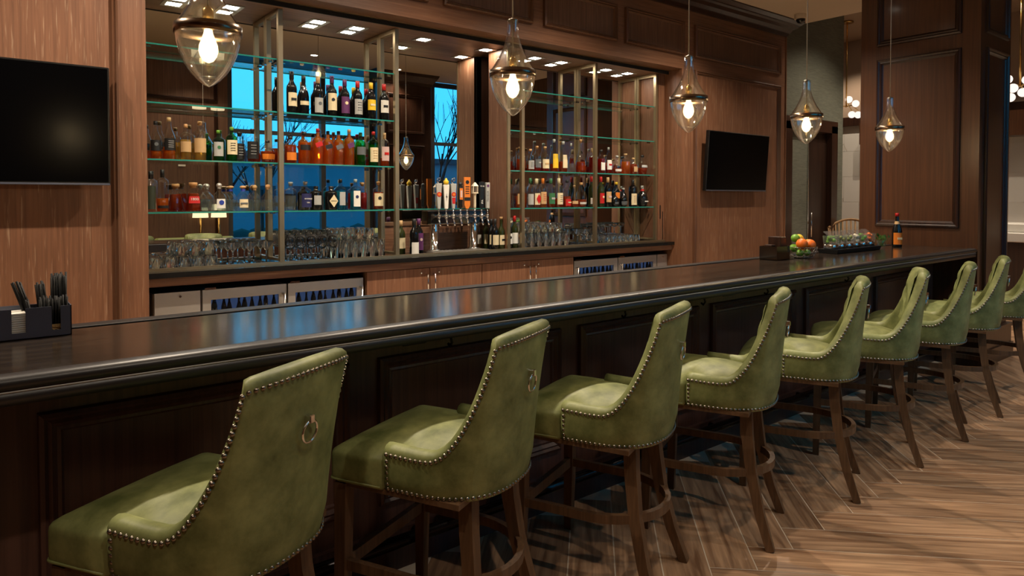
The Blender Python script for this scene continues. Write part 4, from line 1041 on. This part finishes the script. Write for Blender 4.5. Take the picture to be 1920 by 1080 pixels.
def build_stool():
    st = thing('bar_stool', '', 'stool')
    sh = MB(); rings = []
    for s in SS:
        h = s[2]
        zs = [SZ0 + (h - .012 - SZ0)*k/7 for k in range(8)]
        ring = [s_out(s, z) for z in zs]
        o, i_ = s_out(s, h), s_in(s, h)
        ring += [o.lerp(i_, .06) + Vector((0, 0, -.003)), o.lerp(i_, .22) + Vector((0, 0, .006)), o.lerp(i_, .5) + Vector((0, 0, .010)), o.lerp(i_, .8) + Vector((0, 0, .004)), i_ + Vector((0, 0, -.012))]
        zi = [h - .02 - (h - .02 - .66)*k/5 for k in range(1, 6)]
        ring += [s_in(s, z) for z in zi]
        rings.append([tuple(p) for p in ring])
    n = len(rings[0]); m = len(rings)
    sh.add([p for r_ in rings for p in r_], [(k*n+i, (k+1)*n+i, (k+1)*n+i+1, k*n+i+1) for k in range(m-1) for i in range(n-1)], True)
    sh.f.append([i for i in range(n)]); sh.sm.append(False)
    sh.f.append([(m-1)*n + i for i in range(n)][::-1]); sh.sm.append(False)
    sh.build('back_shell', 'leather', st)
    # tufted inner back
    T = [s for s in SS if abs(s[4]) <= 47]
    btn = [(-30, .865), (0, .865), (30, .865), (-15, .965), (15, .965), (-33, 1.04), (0, 1.04), (33, 1.04)]
    g = []
    for s in T:
        col_ = []
        for k in range(17):
            z = .75 + (s[2] - .012 - .75)*k/16
            u = s[4]*.0052
            d = min(math.hypot(u - b[0]*.0052, (z - b[1])*1.0) for b in btn)
            ed_ = min(1, (47 - abs(s[4]))/10, k/3, (16-k)/2.5)
            th = .064 + .032*(1 - math.exp(-(d/.042)**2))*max(0, ed_)
            col_.append(tuple(s_in(s, z, th)))
        g.append(col_)
    ib = MB(); n2 = 17
    ib.add([p for c in g for p in c], [(k*n2+i, (k+1)*n2+i, (k+1)*n2+i+1, k*n2+i+1) for k in range(len(T)-1) for i in range(n2-1)], True)
    inner = ib.build('tufted_back', 'leather', st)
    for a, z in btn:
        s = min(T, key=lambda q_: abs(q_[4]-a)); p = s_in(s, z, .066)
        MB().sphere(tuple(p), .011, 8, 6).build('button', 'leather', inner)
    # seat cushion
    ol = []
    def arc(cx, cy, r, a0, a1, k): return [(cx + r*math.cos(R(a0+(a1-a0)*i/k)), cy + r*math.sin(R(a0+(a1-a0)*i/k))) for i in range(k+1)]
    ol += arc(.268-.025, .322-.025, .025, 0, 90, 4) + [(.12, .328), (0, .330), (-.12, .328)] + arc(-.268+.025, .322-.025, .025, 90, 180, 4)
    ol += [(-.268, .20), (-.264, .115), (-.222, .095), (-.218, .0), (-.205, -.07), (-.165, -.15), (-.09, -.195), (0, -.208), (.09, -.195), (.165, -.15), (.205, -.07), (.218, .0), (.222, .095), (.264, .115), (.268, .20)]
    cu = MB(); cy = .06
    cu.loops([[(x*s, cy + (y-cy)*s, z) for x, y in ol] for s, z in ((.97, .604), (.995, .612), (1, .63), (1, .688), (.994, .699), (.978, .707), (.93, .716), (.80, .734), (.55, .753), (.28, .763), (.05, .766))], True, True, True)
    seat = cu.build('seat', 'leather', st)
    B(-.25, .25, -.17, .305, .588, .606).build('seat_base', 'stool_wood', st)
    pi_ = MB().tube([(x*1.0, cy + (y-cy)*1.0, .614) for x, y in ol[:13] + [(-.262, .115)]] , .004, 6)
    pi_.build('piping', 'leather', seat)
    # nailhead trim
    nl = MB()
    def nail(p, nrm):
        nrm = nrm.normalized(); up = Vector((0, 0, 1)) if abs(nrm.z) < .9 else Vector((1, 0, 0))
        x = nrm.cross(up).normalized(); y = x.cross(nrm); r = .0072
        b = len(nl.v); rs = ((r, 0), (r*.75, r*.55))
        for rr, hh in rs: nl.v += [tuple(p + rr*(math.cos(a)*x + math.sin(a)*y) + nrm*hh) for a in [2*math.pi*k/7 for k in range(7)]]
        nl.v.append(tuple(p + nrm*r*.8))
        for k in range(7):
            j = (k+1) % 7; nl.f.append([b+k, b+j, b+7+j, b+7+k]); nl.sm.append(True); nl.f.append([b+7+k, b+7+j, b+14]); nl.sm.append(True)
    def along(pts, step):
        d = 0; nxt = step*.5
        for (p, a), (q_, b) in zip(pts, pts[1:]):
            L = (q_ - p).length
            while nxt <= d + L:
                f = (nxt - d)/max(L, 1e-9); nail(p.lerp(q_, f), a.lerp(b, f)); nxt += step
            d += L
    along([(s_out(s, s[2] - .020) + Vector((s[5], s[6], 0))*.001, Vector((s[5], s[6], .1))) for s in SS], .0185)
    along([(s_out(s, SZ0 + .012) + Vector((s[5], s[6], 0))*.001, Vector((s[5], s[6], -.3))) for s in SS], .0185)
    for s in (SS[0], SS[-1]):
        p = s_out(s, .62); q_ = s_out(s, SZA - .03); o_ = Vector((0, -.010, 0))
        along([(p + o_, Vector((s[5], s[6], 0))), (q_ + o_, Vector((s[5], s[6], 0)))], .0185)
    nt_ = nl.build('nailhead_trim', 'pewter', st); nt_['kind'] = 'stuff'
    # legs
    for sx in (-1, 1):
        MB().bar([(sx*.238, .280, .60), (sx*.241, .284, .3), (sx*.244, .290, 0)], [.046, .042, .034], [.046, .042, .034]).build('leg', 'stool_wood', st)
        MB().bar([(sx*.145, -.145, .60), (sx*.152, -.152, .48), (sx*.168, -.172, .32), (sx*.190, -.212, .15), (sx*.212, -.262, 0)], [.050, .048, .044, .040, .035], [.050, .048, .044, .040, .035]).build('leg', 'stool_wood', st)
    MB().bar([(-.22, .284, .32), (.22, .284, .32)], .024, .042).build('footrest_bar', 'stool_wood', st)
    hp = [(-.238, .264, .32), (-.235, .10, .32)] + [(.236*math.sin(R(a)), .02 - .262*math.cos(R(a))*1.0, .32) for a in range(-90, 91, 10)] + [(.235, .10, .32), (.238, .264, .32)]
    MB().bar(hp, .022, .034, True).build('hoop_stretcher', 'stool_wood', st, shade=False)
    # pull ring on the outside of the back
    cb_ = min(SS, key=lambda q_: abs(q_[4])); p = s_out(cb_, .972); p2 = s_out(cb_, .90)
    tl = (p2 - p).normalized()
    c = p + tl*.032 + Vector((0, -.013, 0))
    rg = MB().tube([tuple(c + .029*(math.cos(a)*Vector((1, 0, 0)) + math.sin(a)*tl)) for a in [2*math.pi*k/24 for k in range(24)]], .0036, 8, closed=True)
    ring = rg.build('pull_ring', 'chrome', st)
    MB().bbox(p.x - .009, p.x + .009, p.y - .020, p.y + .004, p.z - .010, p.z + .012, .002).build('ring_mount', 'chrome', ring)
    return st
stool = build_stool()
SP = [(0.525, 1.972, 30.6, 'green leather bar stool nearest the camera, cut by the bottom edge'), (1.303, 1.984, 26, 'green leather bar stool second from the camera, whole back and seat in view'),
      (2.062, 1.958, 23, 'green leather bar stool third from the camera, beside the second dark bar panel'), (2.804, 1.94, 24.5, 'green leather bar stool fourth from the camera'),
      (3.586, 1.932, 25, 'green leather bar stool fifth from the camera, first with tufting in clear view'), (4.327, 1.925, 27, 'green leather bar stool sixth from the camera'),
      (5.05, 1.905, 19, 'green leather bar stool seventh from the camera'), (5.795, 1.93, 18, 'green leather bar stool eighth from the camera, in front of the column'),
      (6.6, 1.93, 18, 'green leather bar stool at the right edge, farthest from the camera')]
for i, (x, y, a, lb) in enumerate(SP):
    o = stool if i == 0 else copy_tree(stool)
    o.location = (x, y, 0); o.rotation_euler = (0, 0, R(a))
    tag(o, lb, 'stool', 'green bar stools along the bar')

# ================================================================== PENDANTS
def build_pendant():
    p = thing('pendant_lamp', '', 'lamp')
    low = [(.002, 0), (.016, .006), (.036, .022), (.058, .046), (.078, .078), (.092, .112), (.101, .148), (.104, .178)]
    upp = [(.104, .208), (.088, .232), (.066, .268), (.048, .305), (.036, .340), (.028, .372), (.0255, .392), (.0255, .440)]
    MB().lathe(low, 32, cap0=False, cap1=False).lathe([(r - .0035, z + .006) for r, z in low[2:]][::-1], 32, cap0=False, cap1=False).build('lower_bowl', 'pendant_glass', p)
    MB().lathe(upp, 32, cap0=False, cap1=False).lathe([(r - .0035, z - .001) for r, z in upp][::-1], 32, cap0=False, cap1=False).build('upper_bell', 'pendant_glass', p)
    MB().lathe([(.012, .006), (.034, .024), (.040, .030), (.020, .034), (.001, .034)], 24, cap0=False, cap1=False).build('solid_tip', 'pendant_glass', p)
    MB().lathe([(.1045, .176), (.109, .177), (.109, .209), (.1045, .210), (.1025, .209), (.1025, .177), (.1045, .176)], 40, cap0=False, cap1=False).build('metal_band', 'bronze', p)
    MB().lathe([(.004, .082), (.016, .088), (.027, .104), (.032, .122), (.030, .142), (.022, .164), (.015, .184), (.013, .196)], 18).build('bulb', 'bulb', p)
    MB().lathe([(.003, .096), (.008, .104), (.009, .15), (.003, .158)], 10).build('filament', 'filament', p)
    MB().lathe([(.014, .196), (.019, .198), (.019, .262), (.010, .272), (.004, .280)], 16).build('socket', 'brass', p)
    MB().lathe([(.024, .436), (.024, .444), (.004, .452)], 14).build('top_cap', 'pewter', p)
    return p
pend = build_pendant()
CORD = MB().cyl((0, 0, .275), (0, 0, ZC - 1.93 - .02), .0032, None, 8)
CAN = MB().lathe([(.006, -.022), (.05, -.018), (.06, -.004), (.06, 0)], 20, (0, 0, ZC - 1.93))
CORD.build('cord', 'cord_grey', pend); CAN.build('ceiling_rose', 'steel', pend)
for i, (x, lb) in enumerate(((.645, 'large clear glass teardrop pendant nearest the camera, cut by the top edge'), (1.98, 'clear glass teardrop pendant in front of the taps and partition'),
                             (3.29, 'clear glass teardrop pendant left of the right television'), (4.62, 'clear glass teardrop pendant in front of the grey wallpapered wall'), (5.95, 'clear glass teardrop pendant in front of the dark wood column'))):
    o = pend if i == 0 else copy_tree(pend)
    o.location = (x, 2.5, 1.93); tag(o, lb, 'lamp', 'glass pendants above the bar')

# ================================================================== TELEVISIONS
def tv(x0, x1, z0, z1, lab, tilt):
    t = thing('television', lab, 'television', ((x0+x1)/2, 4.60, (z0+z1)/2)); t.rotation_euler = (R(tilt), 0, 0)
    w, h = (x1-x0)/2, (z1-z0)/2
    MB().bbox(-w, w, -.02, .025, -h, h, .004).build('casing', 'tv_frame', t)
    B(-w+.01, w-.01, -.0215, -.0195, -h+.018, h-.01).build('screen', 'tv_screen', t)
    B(-w+.004, w-.004, -.0222, -.019, -h+.002, -h+.012).build('bottom_trim', 'dark_steel', t)
    B(-.2, .2, .025, .10, -.15, .15).build('wall_mount', 'plastic_black', t)
tv(-.57, .635, 1.622, 2.305, 'black flat television on the left wall, cut by the left edge', 0)
tv(6.37, 7.57, 1.63, 2.30, 'black flat television tilted down on the right back wall', 4)

# ================================================================== NAPKIN CADDY AND STRAWS
cd = thing('napkin_caddy', 'dark steel bar caddy with slots for napkins and straws', 'caddy', (.075, 2.70, ZT))
m = MB(); x0, x1 = -.135, .18; hh = .100
def strip(a, b, z0, z1): m.box(a, b, 0, .003, z0, z1)
strip(x0, x1, 0, .022)
for a, b in ((x0, -.075), (-.062, .0175), (.055, .125), (.1495, x1)): strip(a, b, .022, hh)
m.box(x0, x1, .097, .10, 0, hh); m.box(x0, x0 + .003, 0, .10, 0, hh); m.box(x1 - .003, x1, 0, .10, 0, hh); m.box(.066, .069, .003, .097, 0, hh - .01); m.box(x0, x1, 0, .10, 0, .003)
m.build('body', 'dark_steel', cd)
for i in range(12):
    nk = MB().bbox(-.11, .055, .008, .094, .004 + i*.0068, .004 + i*.0068 + .0058, .0008).build('napkin', 'paper', None, (.075, 2.70, ZT))
    tag(nk, 'folded white napkin in the caddy stack, layer %s from the bottom' % ords[i], 'napkin', 'napkins in the bar caddy')
def stick(name, p0, p1, r, mat, lab, cat, group):
    o = MB().tube([(0, 0, 0), tuple(Vector(p1) - Vector(p0))], r, 7).build(name, mat, None, p0)
    tag(o, lab, cat, group)
random.seed(5)
for i in range(30):            # tall straws
    bx = .150 + (i % 15)*.0068; by = 2.768 + (i//15)*.014
    lean = -.05 if bx < .172 else (-.012 if bx < .20 else .0)
    stick('drinking_straw', (bx, by, ZT + .006), (bx + lean + random.uniform(-.003, .003), by + random.uniform(-.004, .006), ZT + .196 + random.uniform(-.008, .010) - (.022 if bx < .20 else 0)), .0034, 'plastic_black', 'long black straw at the caddy back, %s row, %s from left' % (['front', 'rear'][i//15], ords[i % 15]), 'straw', 'long black straws in the caddy')
for i in range(26):            # short stirrers
    bx = .152 + (i % 13)*.0074; by = 2.716 + (i//13)*.014
    stick('stirrer', (bx, by, ZT + .006), (bx - (.022 if bx < .165 else 0) + random.uniform(-.004, .004), by + random.uniform(-.003, .003), ZT + .128 + random.uniform(-.008, .008)), .0028, 'plastic_black', 'short black stirrer in the caddy, %s row, %s from left' % (['front', 'rear'][i//13], ords[i % 13]), 'straw', 'short black stirrers in the caddy')
for i in range(6):
    stick('cocktail_pick', (.196 + i*.001, 2.706 + (i % 3)*.002, ZT + .052 + i*.0022 - .025), (.228 + i*.001, 2.709 + (i % 3)*.002, ZT + .012 + i*.005), .0013, 'pick_wood', 'thin wooden cocktail pick in the caddy slot, %s from the bottom' % ords[i], 'pick', 'wooden picks in the caddy')

# ================================================================== GARNISHES AT THE FAR END OF THE BAR
sb = thing('steel_bin', 'low steel napkin bin beside the fruit bowl', 'bin', (4.70, 2.78, ZT + .0012))
m = MB()
for a in ((-.09, .09, -.07, -.066, 0, .10), (-.09, .09, .066, .07, 0, .10), (-.09, -.086, -.066, .066, 0, .10), (.086, .09, -.066, .066, 0, .10), (-.09, .09, -.07, .07, 0, .003)): m.box(*a)
m.build('walls', 'dark_chrome', sb)
tag(MB().bbox(-.035, .045, -.05, .05, 0, .165, .003).build('coaster_stack', 'mahogany_dark', None, (4.735, 2.785, ZT + .0045)), 'tall dark stack of coasters in the steel bin', 'coasters')
tag(MB().bbox(-.035, .018, -.03, .03, 0, .108, .003).build('coaster_stack', 'mahogany_dark', None, (4.66, 2.79, ZT + .0045)), 'short dark stack of coasters in the steel bin', 'coasters')
fb = thing('fruit_bowl', 'round wire bowl heaped with citrus fruit', 'bowl', (4.97, 2.72, ZT + .0012))
w_ = MB()
BP = [(.05, .003), (.085, .012), (.108, .045), (.116, .085)]
for r, z in BP: w_.tube([(r*math.cos(2*math.pi*k/24), r*math.sin(2*math.pi*k/24), z) for k in range(24)], .0022, 6, closed=True)
for k in range(16):
    a = 2*math.pi*k/16; w_.tube([(r*math.cos(a + .25*i), r*math.sin(a + .25*i), z) for i, (r, z) in enumerate(BP)], .0016, 5)
    w_.tube([(r*math.cos(a - .25*i), r*math.sin(a - .25*i), z) for i, (r, z) in enumerate(BP)], .0016, 5)
w_.build('wire_basket', 'pewter', fb)
MB().lathe([(.046, .0), (.046, .005)], 24).build('foot', 'pewter', fb)
FR = [('orange', 'tangerine', (-.062, -.040, .112), .043, 'orange at the front left of the fruit bowl'), ('orange', 'tangerine', (.040, -.045, .100), .046, 'orange at the front right of the fruit bowl'),
      ('lime', 'lime', (-.022, .035, .150), .032, 'lime on top of the fruit at the back'), ('lemon', 'lemon', (.045, .045, .145), .034, 'lemon at the back right of the fruit bowl'),
      ('lime', 'lime', (-.018, -.058, .045), .024, 'lime low at the front of the fruit bowl'), ('lemon', 'lemon', (.10, .0, .112), .028, 'small lemon at the right rim of the fruit bowl'),
      ('lemon', 'lemon', (.045, .030, .055), .034, 'lemon deep inside the fruit bowl'), ('lime', 'lime', (-.045, .035, .075), .032, 'lime at the left inside the fruit bowl'), ('lime', 'lime', (-.035, -.010, .040), .027, 'lime at the bottom of the fruit bowl')]
for nm, c, (x, y, z), r, lb in FR:
    f = thing(nm, lb, 'fruit', (4.97 + x, 2.72 + y, ZT + .0012 + z - r), 0, 'citrus fruit in the bowl')
    MB().sphere((0, 0, r), r, 16, 12, (1.18, 1, .97) if nm != 'orange' else (1, 1, .95)).build('peel', 'c_' + c, f)
    MB().cyl((0, 0, r*1.9), (0, 0, r*1.97), r*.1, None, 6).build('stem', 'c_herb', f)
tr = thing('condiment_tray', 'black condiment tray holding six clear lidded cups', 'tray', (5.93, 2.80, ZT + .0012), R(.75))
MB().loops([[(x, y, z) for x, y in ((-.40, -.075), (.40, -.075), (.40, .075), (-.40, .075))] for z in (0,)] + [[(x, y, .035) for x, y in ((-.41, -.085), (.41, -.085), (.41, .085), (-.41, .085))]], True, True).build('base', 'plastic_black', tr)
COND = ['lime', 'olive', 'olive', 'onion', 'leafgreen', 'tangerine']
CN = ['lime slices', 'brown olives', 'green olives', 'cocktail onions', 'green garnish', 'orange cherries']
for i in range(6):
    x = -.345 + i*.135
    c = thing('condiment_cup', 'clear lidded cup of %s in the tray, %s from the fruit' % (CN[i], ords[i]), 'cup', (5.93 + x, 2.80 + x*.013, ZT + .0372), 0, 'condiment cups in the tray')
    MB().lathe([(.048, 0), (.056, .11)], 16, n=5, cap1=False).build('cup', 'cup_glass', c)
    MB().lathe([(.049, .001), (.052, .040)], 16, n=5).build('steel_insert', 'chrome', c)
    M_ = Matrix.Translation((0, .02, .122)) @ Matrix.Rotation(R(38), 4, 'X')
    MB().box(-.052, .052, -.06, .03, 0, .006, M_).build('lid', 'cup_glass', c)
    gm = MB()
    random.seed(i)
    for _ in range(12): gm.sphere((random.uniform(-.03, .03), random.uniform(-.03, .03), random.uniform(.05, .10)), random.uniform(.013, .019), 8, 6)
    g = gm.build('garnish', 'c_' + COND[i], c); g['kind'] = 'stuff'
hc = thing('herb_cup', 'small cup of fresh green herbs beside the bottle', 'cup', (6.52, 2.80, ZT + .0012))
MB().lathe([(.03, 0), (.042, .07), (.040, .072)], 16, cap1=False).build('cup', 'cup_glass', hc)
hm = MB(); random.seed(3)
for k in range(46):
    a = random.uniform(0, 6.28); r = random.uniform(.0, .03); L = random.uniform(.05, .11); o_ = random.uniform(.0, .05)
    p = Vector((r*math.cos(a), r*math.sin(a), .015)); e = p + Vector((o_*math.cos(a), o_*math.sin(a), L))
    hm.cyl(tuple(p), tuple(e), .0012, .0008, 4, False)
    d = Vector((math.cos(a+1), math.sin(a+1), .3))*.010
    hm.add([tuple(e - d), tuple(e + Vector((0, 0, .014))), tuple(e + d), tuple(e - Vector((0, 0, .010)))], [(0, 1, 2, 3)])
h_ = hm.build('herbs', 'c_herb', hc); h_['kind'] = 'stuff'
bottle('dark bottle with orange label and red cap alone at the bar end', None, 6.80, 2.78, ZT + .0012, 'burgundy', .305, .043, 'bottle_dark', cap='red', capk='std', label='orange', lz=(.08, .44), arc=75, logo=('cream', 'bar'), neckfoil='tan', face=-25)

# ================================================================== CEILING CAMERA, FAR ROOM
dc = thing('security_camera', 'small dome camera on the ceiling at the end of the crown moulding', 'camera', (7.9, 4.36, ZC))
MB().lathe([(.075, 0), (.075, -.05), (.068, -.055)], 20, cap0=False).build('housing', 'ceiling_paint', dc)
MB().lathe([(.055, -.054), (.05, -.08), (.035, -.1), (.002, -.11)], 18).build('dome', 'bottle_black', dc)
def chandelier(x, y, z, h, lab, spots):
    c = thing('chandelier', lab, 'chandelier', (x, y, z))
    MB().cyl((0, 0, 0), (0, 0, h), .012, None, 8).build('stem', 'brass', c)
    MB().lathe([(.10, h-.03), (.10, h)], 18).build('ceiling_rose', 'brass', c)
    for dx, dy, dz in spots:
        a = MB().tube([(0, 0, .02), (dx*.5, dy*.5, .03), (dx, dy, dz*.5)], .008, 6).build('arm', 'brass', c)
        MB().sphere((dx, dy, dz), .06, 14, 10).build('globe', 'globe', a)
chandelier(10.9, 2.95, 3.02, 1.58, 'cluster chandelier of white globes right of the column', [(.0, .14, .12), (.0, -.12, .02), (.05, .12, -.12), (-.1, .05, -.02), (.1, -.05, .1), (.12, .0, -.06)])
chandelier(11.9, 5.72, 3.12, 1.48, 'cluster chandelier of white globes left of the column', [(.0, .30, -.06), (.0, -.16, .05), (.05, -.18, -.14), (-.1, .16, .0), (.1, -.05, -.12), (.05, -.02, .14)])
fc = thing('reception_counter', 'pale marble topped counter beyond the column', 'counter', (11.1, 1.2, 0))
B(0, .7, 0, 3.4, 0, .95).build('base', 'mahogany_dark', fc); MB().bbox(-.03, .73, -.03, 3.43, .95, 1.08, .01).build('apron', 'marble', fc); MB().bbox(.1, .73, -.03, 3.43, 1.08, 1.2, .01).build('countertop', 'marble', fc)
tag(B(13.0, 13.37, 1.0, 6.0, 2.55, 2.95).build('soffit_panel', 'mahogany'), 'wooden soffit above the lobby marble wall', 'panel')
rc = thing('rattan_chair', 'round backed rattan chair beyond the end of the bar', 'chair', (9.74, 4.56, 0), R(120))
m = MB()
for k in range(15):
    a = R(-70 + 140*k/14); m.cyl((.28*math.sin(a), -.28*math.cos(a), .45), (.33*math.sin(a), -.33*math.cos(a) - .08, 1.24 - .14*abs(math.sin(a))**2), .012, None, 6)
m.tube([(.33*math.sin(R(a)), -.33*math.cos(R(a)) - .08, 1.24 - .14*abs(math.sin(R(a)))**2) for a in range(-70, 71, 10)], .018, 8)
m.build('backrest', 'rattan', rc); MB().lathe([(.28, .40), (.30, .43), (.29, .47), (.01, .48)], 20).build('seat', 'rattan', rc)
for a in (45, 135, 225, 315): MB().cyl((.22*math.cos(R(a)), .22*math.sin(R(a)), .41), (.26*math.cos(R(a)), .26*math.sin(R(a)), 0), .016, .012, 8).build('leg', 'rattan', rc)

# ================================================================== SEEN IN THE MIRRORS: banquettes, table lamps, wall plate
def sofa(x, lab):
    s = thing('banquette', lab, 'sofa', (x, YB + .62, 0), 0, 'green tufted banquettes under the windows')
    B(-.55, .55, -.40, .30, .0, .40).build('base', 'mahogany_dark', s); MB().bbox(-.55, .55, -.30, .32, .40, .50, .02).build('seat', 'sofa_green', s)
    bk = MB().bbox(-.55, .55, -.42, -.29, .40, .98, .03).build('backrest', 'sofa_green', s)
    for i in range(4):
        for z in (.62, .82): MB().sphere((-.4 + i*.265, -.285, z), .012, 8, 6).build('button', 'c_olive', bk)
sofa(2.55, 'green tufted banquette in front of the panelled wall, seen in the mirror')
sofa(4.05, 'green tufted banquette under the left window, seen in the mirror')
def table_lamp(x, y, lab):
    t = thing('console_lamp', lab, 'lamp', (x, y, .0))
    MB().lathe([(.065, 0), (.065, .02), (.02, .03), (.014, .10), (.02, .6), (.013, .65), (.018, 1.0), (.012, 1.25)], 16).build('stand', 'brass', t)
    MB().lathe([(.11, 1.26), (.095, 1.46)], 24, cap0=False, cap1=False).build('shade', 'lampshade', t)
table_lamp(2.66, YB + .125, 'brass floor lamp with glowing cream shade seen in the mirror, left')
table_lamp(2.92, YB + .125, 'brass floor lamp with glowing cream shade seen in the mirror, right')
tag(MB().bbox(-.05, .05, 0, .012, -.06, .06, .003).build('wall_plate', 'white', None, (2.44, YB, 2.08)), 'white square plate on the panelled wall seen in the mirror', 'wall plate')
